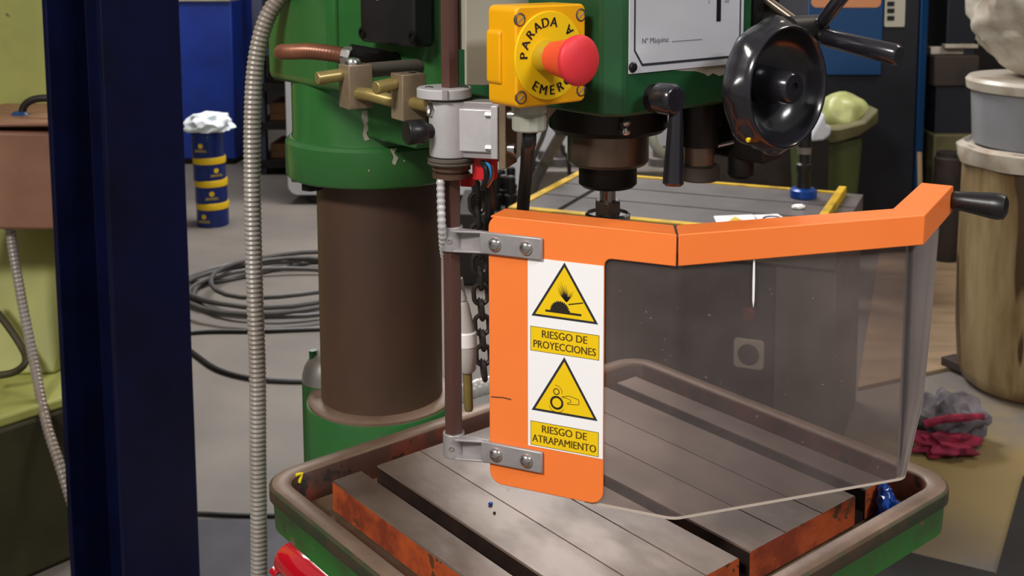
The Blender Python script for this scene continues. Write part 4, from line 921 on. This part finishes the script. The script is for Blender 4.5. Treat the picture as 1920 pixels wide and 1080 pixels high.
# hoses and fittings behind the bed
bm = bmesh.new(); tube(bm, spline([at(1072, 226, 3.6), at(1050, 255, 3.7), at(1022, 305, 3.85), at(1000, 352, 4.0), at(990, 420, 4.12), atz(985, 640, .03)], 8), .019, 12); tag(obj('grey_hose', bm, M_bedgrey), 'grey hose slanting down behind the emergency stop cable', 'hose')
bm = bmesh.new(); tube(bm, spline([at(1032, 205, 3.2), at(1018, 255, 3.4), at(1004, 290, 3.7), at(1000, 330, 4.05), atz(1000, 620, .03)], 8), .008, 10); tag(obj('thin_cable', bm, M_wire), 'thin black cable between the grey hose and the yellow box', 'cable')
bm = bmesh.new(); tube(bm, spline([at(1040, 210, 3.3), at(1045, 250, 3.7), at(1056, 285, 4.05), at(1068, 330, 4.2), atz(1070, 600, .03)], 8), .008, 10); tag(obj('thin_cable', bm, M_wire), 'thin black cable beside the steel quill, behind the grey hose', 'cable')
bm = bmesh.new(); tube(bm, spline([at(1222, 240, 4.6), at(1226, 268, 4.6), at(1244, 288, 4.65), at(1268, 298, 4.75), at(1300, 322, 4.95), at(1330, 420, 5.3), atz(1330, 500, .03)], 8), .02, 12); tag(obj('grey_hose', bm, M_gland), 'pale hose curving behind the bed right of the quill', 'hose')
t, x0, x1 = boxthing('parts_trolley', 'grey low trolley with fittings behind the far edge of the bed', 'trolley', 1002, 1262, 5.0, .5, 0, .50, M_bedgrey, 330)
for i, (px, h_) in enumerate(((1020, .045), (1048, .06), (1080, .05), (1235, .06))):
    p = at(px, 330, 5.12); bm = bmesh.new(); lathe(bm, (p.x, p.y, .5), Z, [(.05, 0), (.05, h_ * .6), (.03, h_ * .7), (.03, h_ * 1.6), (0, h_ * 1.6)], 20)
    tag(obj('pipe_fitting', bm, M_bedtop), ['leftmost grey pipe fitting on the trolley, crossed by the grey hose', 'taller grey pipe fitting on the trolley, second from the left', 'grey pipe fitting on the trolley just left of the quill', 'grey pipe fitting on the trolley right of the quill by the pale hose'][i], 'fitting', 'fittings on the trolley')
t, x0, x1 = boxthing('dark_machine', 'dark machine housing behind the black handwheel', 'machine', 1335, 1490, 5.5, .5, 0, .84, M_darkwood, 300)  # housing in a mottled dark brown
part('machine_hood', lambda b: wbox(b, x0 + .06, x1 - .02, 5.52, 5.95, .84, .90), M_blackmetal, t, bevel=.02)

# ================================================================== GREEN BIN
by = 4.75; ba, bb_ = at(1524, 300, by), at(1632, 300, by)
bn = empty('wheeled_bin', ((ba.x + bb_.x) / 2, by + .2, 0)); tag(bn, 'olive green waste bin behind the machine bed', 'bin')
def binbody(b):
    x0_, x1_ = ba.x - .01, bb_.x - .03; zt = at(1590, 258, by).z
    hexa(b, [Vector(p) for p in ((x0_ + .03, by + .03, .05), (x1_ - .03, by + .03, .05), (x1_ - .03, by + .42, .05), (x0_ + .03, by + .42, .05), (x0_, by, zt), (x1_, by, zt), (x1_, by + .45, zt), (x0_, by + .45, zt))])
part('bin_body', binbody, M_bin, bn, bevel=.02)
part('bin_rim', lambda b: prism(b, [at(1535, 240, by - .03), at(1574, 240, by - .04), at(1620, 228, by - .03), at(1648, 203, by - .02), at(1648, 232, by - .02), at(1612, 256, by - .03), at(1570, 268, by - .04), at(1535, 270, by - .03)], Vector((0, .5, .0))), M_binlid, bn, bevel=.012)
for dx in (.12, .30):
    part('wheel', lambda b: cyl(b, (ba.x - .1 + dx, by + .40, .05), (ba.x - .06 + dx, by + .40, .05), .05, n=24), M_black, bn)
def bagf(b):
    c = at(1584, 216, by + .15); lump(b, c, .112, .12, .10, .20, 1.6, 4, 12)
bm = bmesh.new(); bagf(bm); tag(obj('rubbish_bag', bm, M_bag), 'pale green plastic bag stuffed into the top of the bin', 'bag')
bm = bmesh.new(); prism(bm, [at(1521, 266, 4.55), at(1530, 240, 4.55), at(1546, 212, 4.55), at(1549, 234, 4.55), at(1560, 238, 4.55), at(1558, 254, 4.55), at(1545, 264, 4.55)], Vector((0, .10, 0)))
tag(obj('white_canister', bm, M_panel, bevel=.01), 'small pale canister beside the bin, seen past the handwheel', 'canister')
cz = min(at(1521, 266, 4.55).z, 9)
part('canister_stand', lambda b: wbox(b, at(1522, 262, 4.55).x, at(1556, 262, 4.55).x, 4.56, 4.64, 0, at(1545, 262, 4.55).z), M_blackmetal, bpy.data.objects['white_canister'])

# ================================================================== BLUE CABINET ON THE RIGHT
Yc = 5.35
cb = empty('control_cabinet', (at(1600, 300, Yc).x, Yc + .3, 0)); tag(cb, 'dark navy control cabinet with teal edge strip right of the bin', 'cabinet')
X0, X1, X2 = at(1512, 200, Yc).x, at(1718, 200, Yc).x, at(1746, 200, Yc).x
part('cabinet_body', lambda b: wbox(b, X0, X1, Yc, Yc + .7, .03, 1.9), M_cabdark, cb, bevel=.006)
part('edge_strip', lambda b: fbox(b, (X1, Yc - .02, .30), (X2 - X1 - .02, .05, 0), (0, .6, 0), (0, 0, 1.6)), M_teal, cb, bevel=.01)
part('blue_door', lambda b: wbox(b, at(1514, 60, Yc).x, at(1652, 60, Yc).x, Yc - .03, Yc, at(1560, 140, Yc).z, 1.85), M_teal, cb, bevel=.006)
part('salmon_sign', lambda b: prism(b, [(x, Yc - .031, z) for x, z in rrect(at(1518, 5, Yc).x, at(1648, 5, Yc).x, at(1560, 14, Yc - .03).z, 1.6, .025, 4)], (0, -.003, 0)), M_sign, cb)
cp = part('control_plate', lambda b: prism(b, [(x, Yc - .002, z) for x, z in rrect(at(1657, 30, Yc).x, at(1695, 30, Yc).x, at(1675, 50, Yc).z, 1.36, .008, 3)], (0, -.012, 0)), M_lampgrey, cb)
for py in (7, 20, 34):
    p = at(1670, py, Yc - .014); part('panel_button', lambda b: wbox(b, p.x - .017, p.x + .017, p.y - .006, p.y + .002, p.z - .011, p.z + .011), M_black, cp, bevel=.002)
bm = bmesh.new(); p = at(1724, 285, 5.2); cyl(bm, (p.x - .01, p.y - .12, 0), (p.x, p.y, p.z), .012, n=12)
tag(obj('broom_handle', bm, M_tan), 'thin pale wooden pole leaning against the dark cabinet', 'pole')

# ================================================================== DRUMS ON THE RIGHT
dc = atz(1935, 800, 0); DC = Vector((dc.x + .005, 3.72, 0)); DR = .268
DC.x = at(1803, 540, 3.72).x + DR * 1.005
dr = empty('plastic_drum', DC); tag(dr, 'tall yellowed plastic drum with brown streaks at the right edge', 'drum')
zd = at(1860, 300, 3.5).z
part('drum_body', lambda b: lathe(b, DC, Z, [(.225, .004), (.245, .02), (.258, .06), (.268, .2), (.272, .45), (.268, zd - .06), (.262, zd - .015)], 64), M_drum, dr)
part('drum_rim', lambda b: lathe(b, DC, Z, [(.262, zd - .02), (.278, zd - .014), (.280, zd), (.270, zd + .012), (.255, zd + .006), (.255, zd - .03)], 64, lambda t, r, h: 1 + .012 * math.sin(5 * t) * math.sin(3 * t + 1)), M_drum, dr)
part('folded_liner', lambda b: lathe(b, DC, Z, [(.281, zd - .05), (.286, zd - .03), (.286, zd + .004), (.262, zd + .016), (.250, zd + .004)], 72, lambda t, r, h: 1 + .02 * math.sin(9 * t + h * 40)), M_sack, dr)
bk = empty('grey_bucket', (DC.x + .01, DC.y + .02, zd)); tag(bk, 'clouded grey plastic bucket standing on the yellowed drum', 'bucket')
zb2 = at(1860, 160, 3.5).z
BC = Vector((DC.x + .012, DC.y, 0)); rb_ = .262
part('bucket_body', lambda b: lathe(b, BC, Z, [(rb_ * .955, zd + .016), (rb_ * .96, zd + .03), (rb_, zb2 - .03)], 64), M_bucket, bk)
part('bucket_rim', lambda b: lathe(b, BC, Z, [(rb_, zb2 - .045), (rb_ + .014, zb2 - .04), (rb_ + .018, zb2 - .012), (rb_ + .008, zb2)], 64), M_sack, bk)
def sackf(b):
    t = bmesh.new(); bmesh.ops.create_icosphere(t, subdivisions=5, radius=1)
    for v in t.verts:
        n_ = v.co.copy(); k = 1 + .16 * noise.noise(n_ * 2.2 + Vector((3, 1, 7))) + .06 * noise.noise(n_ * 6) + .03 * noise.noise(n_ * 14)
        z = n_.z; fl = 1 + .12 * max(0, z)
        v.co = Vector((BC.x + .02 + n_.x * .285 * k * fl, BC.y + n_.y * .285 * k * fl, zb2 + .24 + z * .26))
        if v.co.z < zb2 - .005: v.co.z = zb2 - .005
    me = bpy.data.meshes.new('t'); t.to_mesh(me); t.free(); b.from_mesh(me); bpy.data.meshes.remove(me)
bm = bmesh.new(); sackf(bm); tag(obj('plastic_sack', bm, M_sack, loc=(BC.x, BC.y, zb2)), 'dirty translucent sack bulging on top of the grey bucket', 'sack')
# clutter between cabinet and drums
t, x0, x1 = boxthing('shelf_unit', 'dark green cupboard in the gap between cabinet and drums', 'cupboard', 1772, 1830, 5.75, .4, 0, 1.7, M_cabdark, 100)
t, x0, x1 = boxthing('olive_crate', 'olive crate on legs in the gap behind the dark cylinder', 'crate', 1750, 1830, 5.4, .25, .30, .60, M_binlid, 280)
for xx in (x0 + .02, x1 - .05): part('crate_leg', lambda b: wbox(b, xx, xx + .03, 5.42, 5.6, 0, .30), M_blackmetal, t)
t, x0, x1 = boxthing('brown_carton', 'brown carton on the olive crate beside the teal strip', 'carton', 1750, 1835, 5.42, .2, .835, .99, M_oldbox, 170)
part('carton_support', lambda b: wbox(b, x0 + .02, x1 - .02, 5.44, 5.6, .60, .835), M_cabdark, t)
for k, (py, dx) in enumerate(((131, .05), (146, .0))):
    a, c = at(1750, py, 5.44), at(1812, py - 2, 5.44); bm = bmesh.new(); fbox(bm, (a.x + dx, 5.43 + .06 * k, .99 + .035 * (1 - k)), (c.x - a.x, .0, .0), (0, .05, 0), (0, 0, .018 + .017 * k)); tag(obj('wood_lath', bm, M_sack, bevel=.002), ('upper' if k == 0 else 'lower') + ' pale wooden lath lying on the brown carton', 'lath')
p = at(1779, 285, 5.25); bm = bmesh.new(); lathe(bm, (p.x, 5.25, 0), Z, [(.062, 0), (.066, .01), (.066, p.z - .03), (.057, p.z - .02), (.057, p.z), (0, p.z)], 28); tag(obj('dark_cylinder', bm, M_darkwood), 'dark upright cylinder left of the yellowed drum', 'canister')
# floor pieces on the right
bm = bmesh.new(); g = [atz(1608, 732, 0), atz(1800, 690, 0), atz(1825, 470, 0), atz(1650, 470, 0)]; prism(bm, g, Z * .012); tag(obj('tan_floor_sheet', bm, M_tan), 'thin tan sheet lying on the floor left of the drum', 'sheet')  # thin tan slab laid over the concrete
bm = bmesh.new(); a, c = atz(1764, 680, .02), atz(1830, 708, .02); d = (c - a).normalized(); pn_ = Vector((-d.y, d.x, 0)); fbox(bm, Vector((a.x, a.y, .0125)), d * (c - a).length, pn_ * .07, Z * .03); tag(obj('wood_batten', bm, M_oldbox, bevel=.002), 'dark edged wooden batten on the floor beside the drum', 'batten')
bm = bmesh.new(); prism(bm, [atz(1300, 985, 0), atz(1560, 1004, 0), atz(1700, 1041, 0), atz(1866, 1081, 0), atz(1900, 1400, 0), atz(1100, 1400, 0)], Z * .010); tag(obj('black_floor_sheet', bm, M_blacksheet), 'thin black sheet on the floor under the right of the table', 'mat')  # thin black slab covering this part of the floor
bm = bmesh.new(); prism(bm, [atz(1918, 900, 0), atz(1866, 1090, 0), atz(2100, 1200, 0), atz(2100, 900, 0)], Z * .014); tag(obj('dark_floor_sheet', bm, M_blacksheet), 'thin dark sheet on the floor at the lower right edge', 'plate')  # flat slab in the same black tone
rg = empty('floor_rag', atz(1790, 855, 0)); tag(rg, 'grey rag with crimson stripe crumpled on the floor near the drum', 'rag')
rp = atz(1782, 850, 0); rp = Vector((rp.x, rp.y + .07, 0))
def ragf(b, c, rx, ry, rz_, sd, zmin=.004):
    t = bmesh.new(); lump(t, c, rx, ry, rz_, .75, 2.1, 4, sd)
    for v in t.verts: v.co.z = max(v.co.z, zmin)
    me = bpy.data.meshes.new('t'); t.to_mesh(me); t.free(); b.from_mesh(me); bpy.data.meshes.remove(me)
part('rag_cloth', lambda b: ragf(b, rp + Vector((.02, .03, .06)), .105, .10, .085, 2), M_rag, rg)
part('rag_stripe', lambda b: tube(b, spline([rp + Vector((-.075, -.055, .085)), rp + Vector((-.02, -.075, .110)), rp + Vector((.03, -.07, .112)), rp + Vector((.10, -.05, .105))], 8), .012, 8), M_pink, rg)
part('crimson_fold', lambda b: ragf(b, rp + Vector((-.02, -.075, .03)), .085, .05, .035, 8), M_pink, rg)
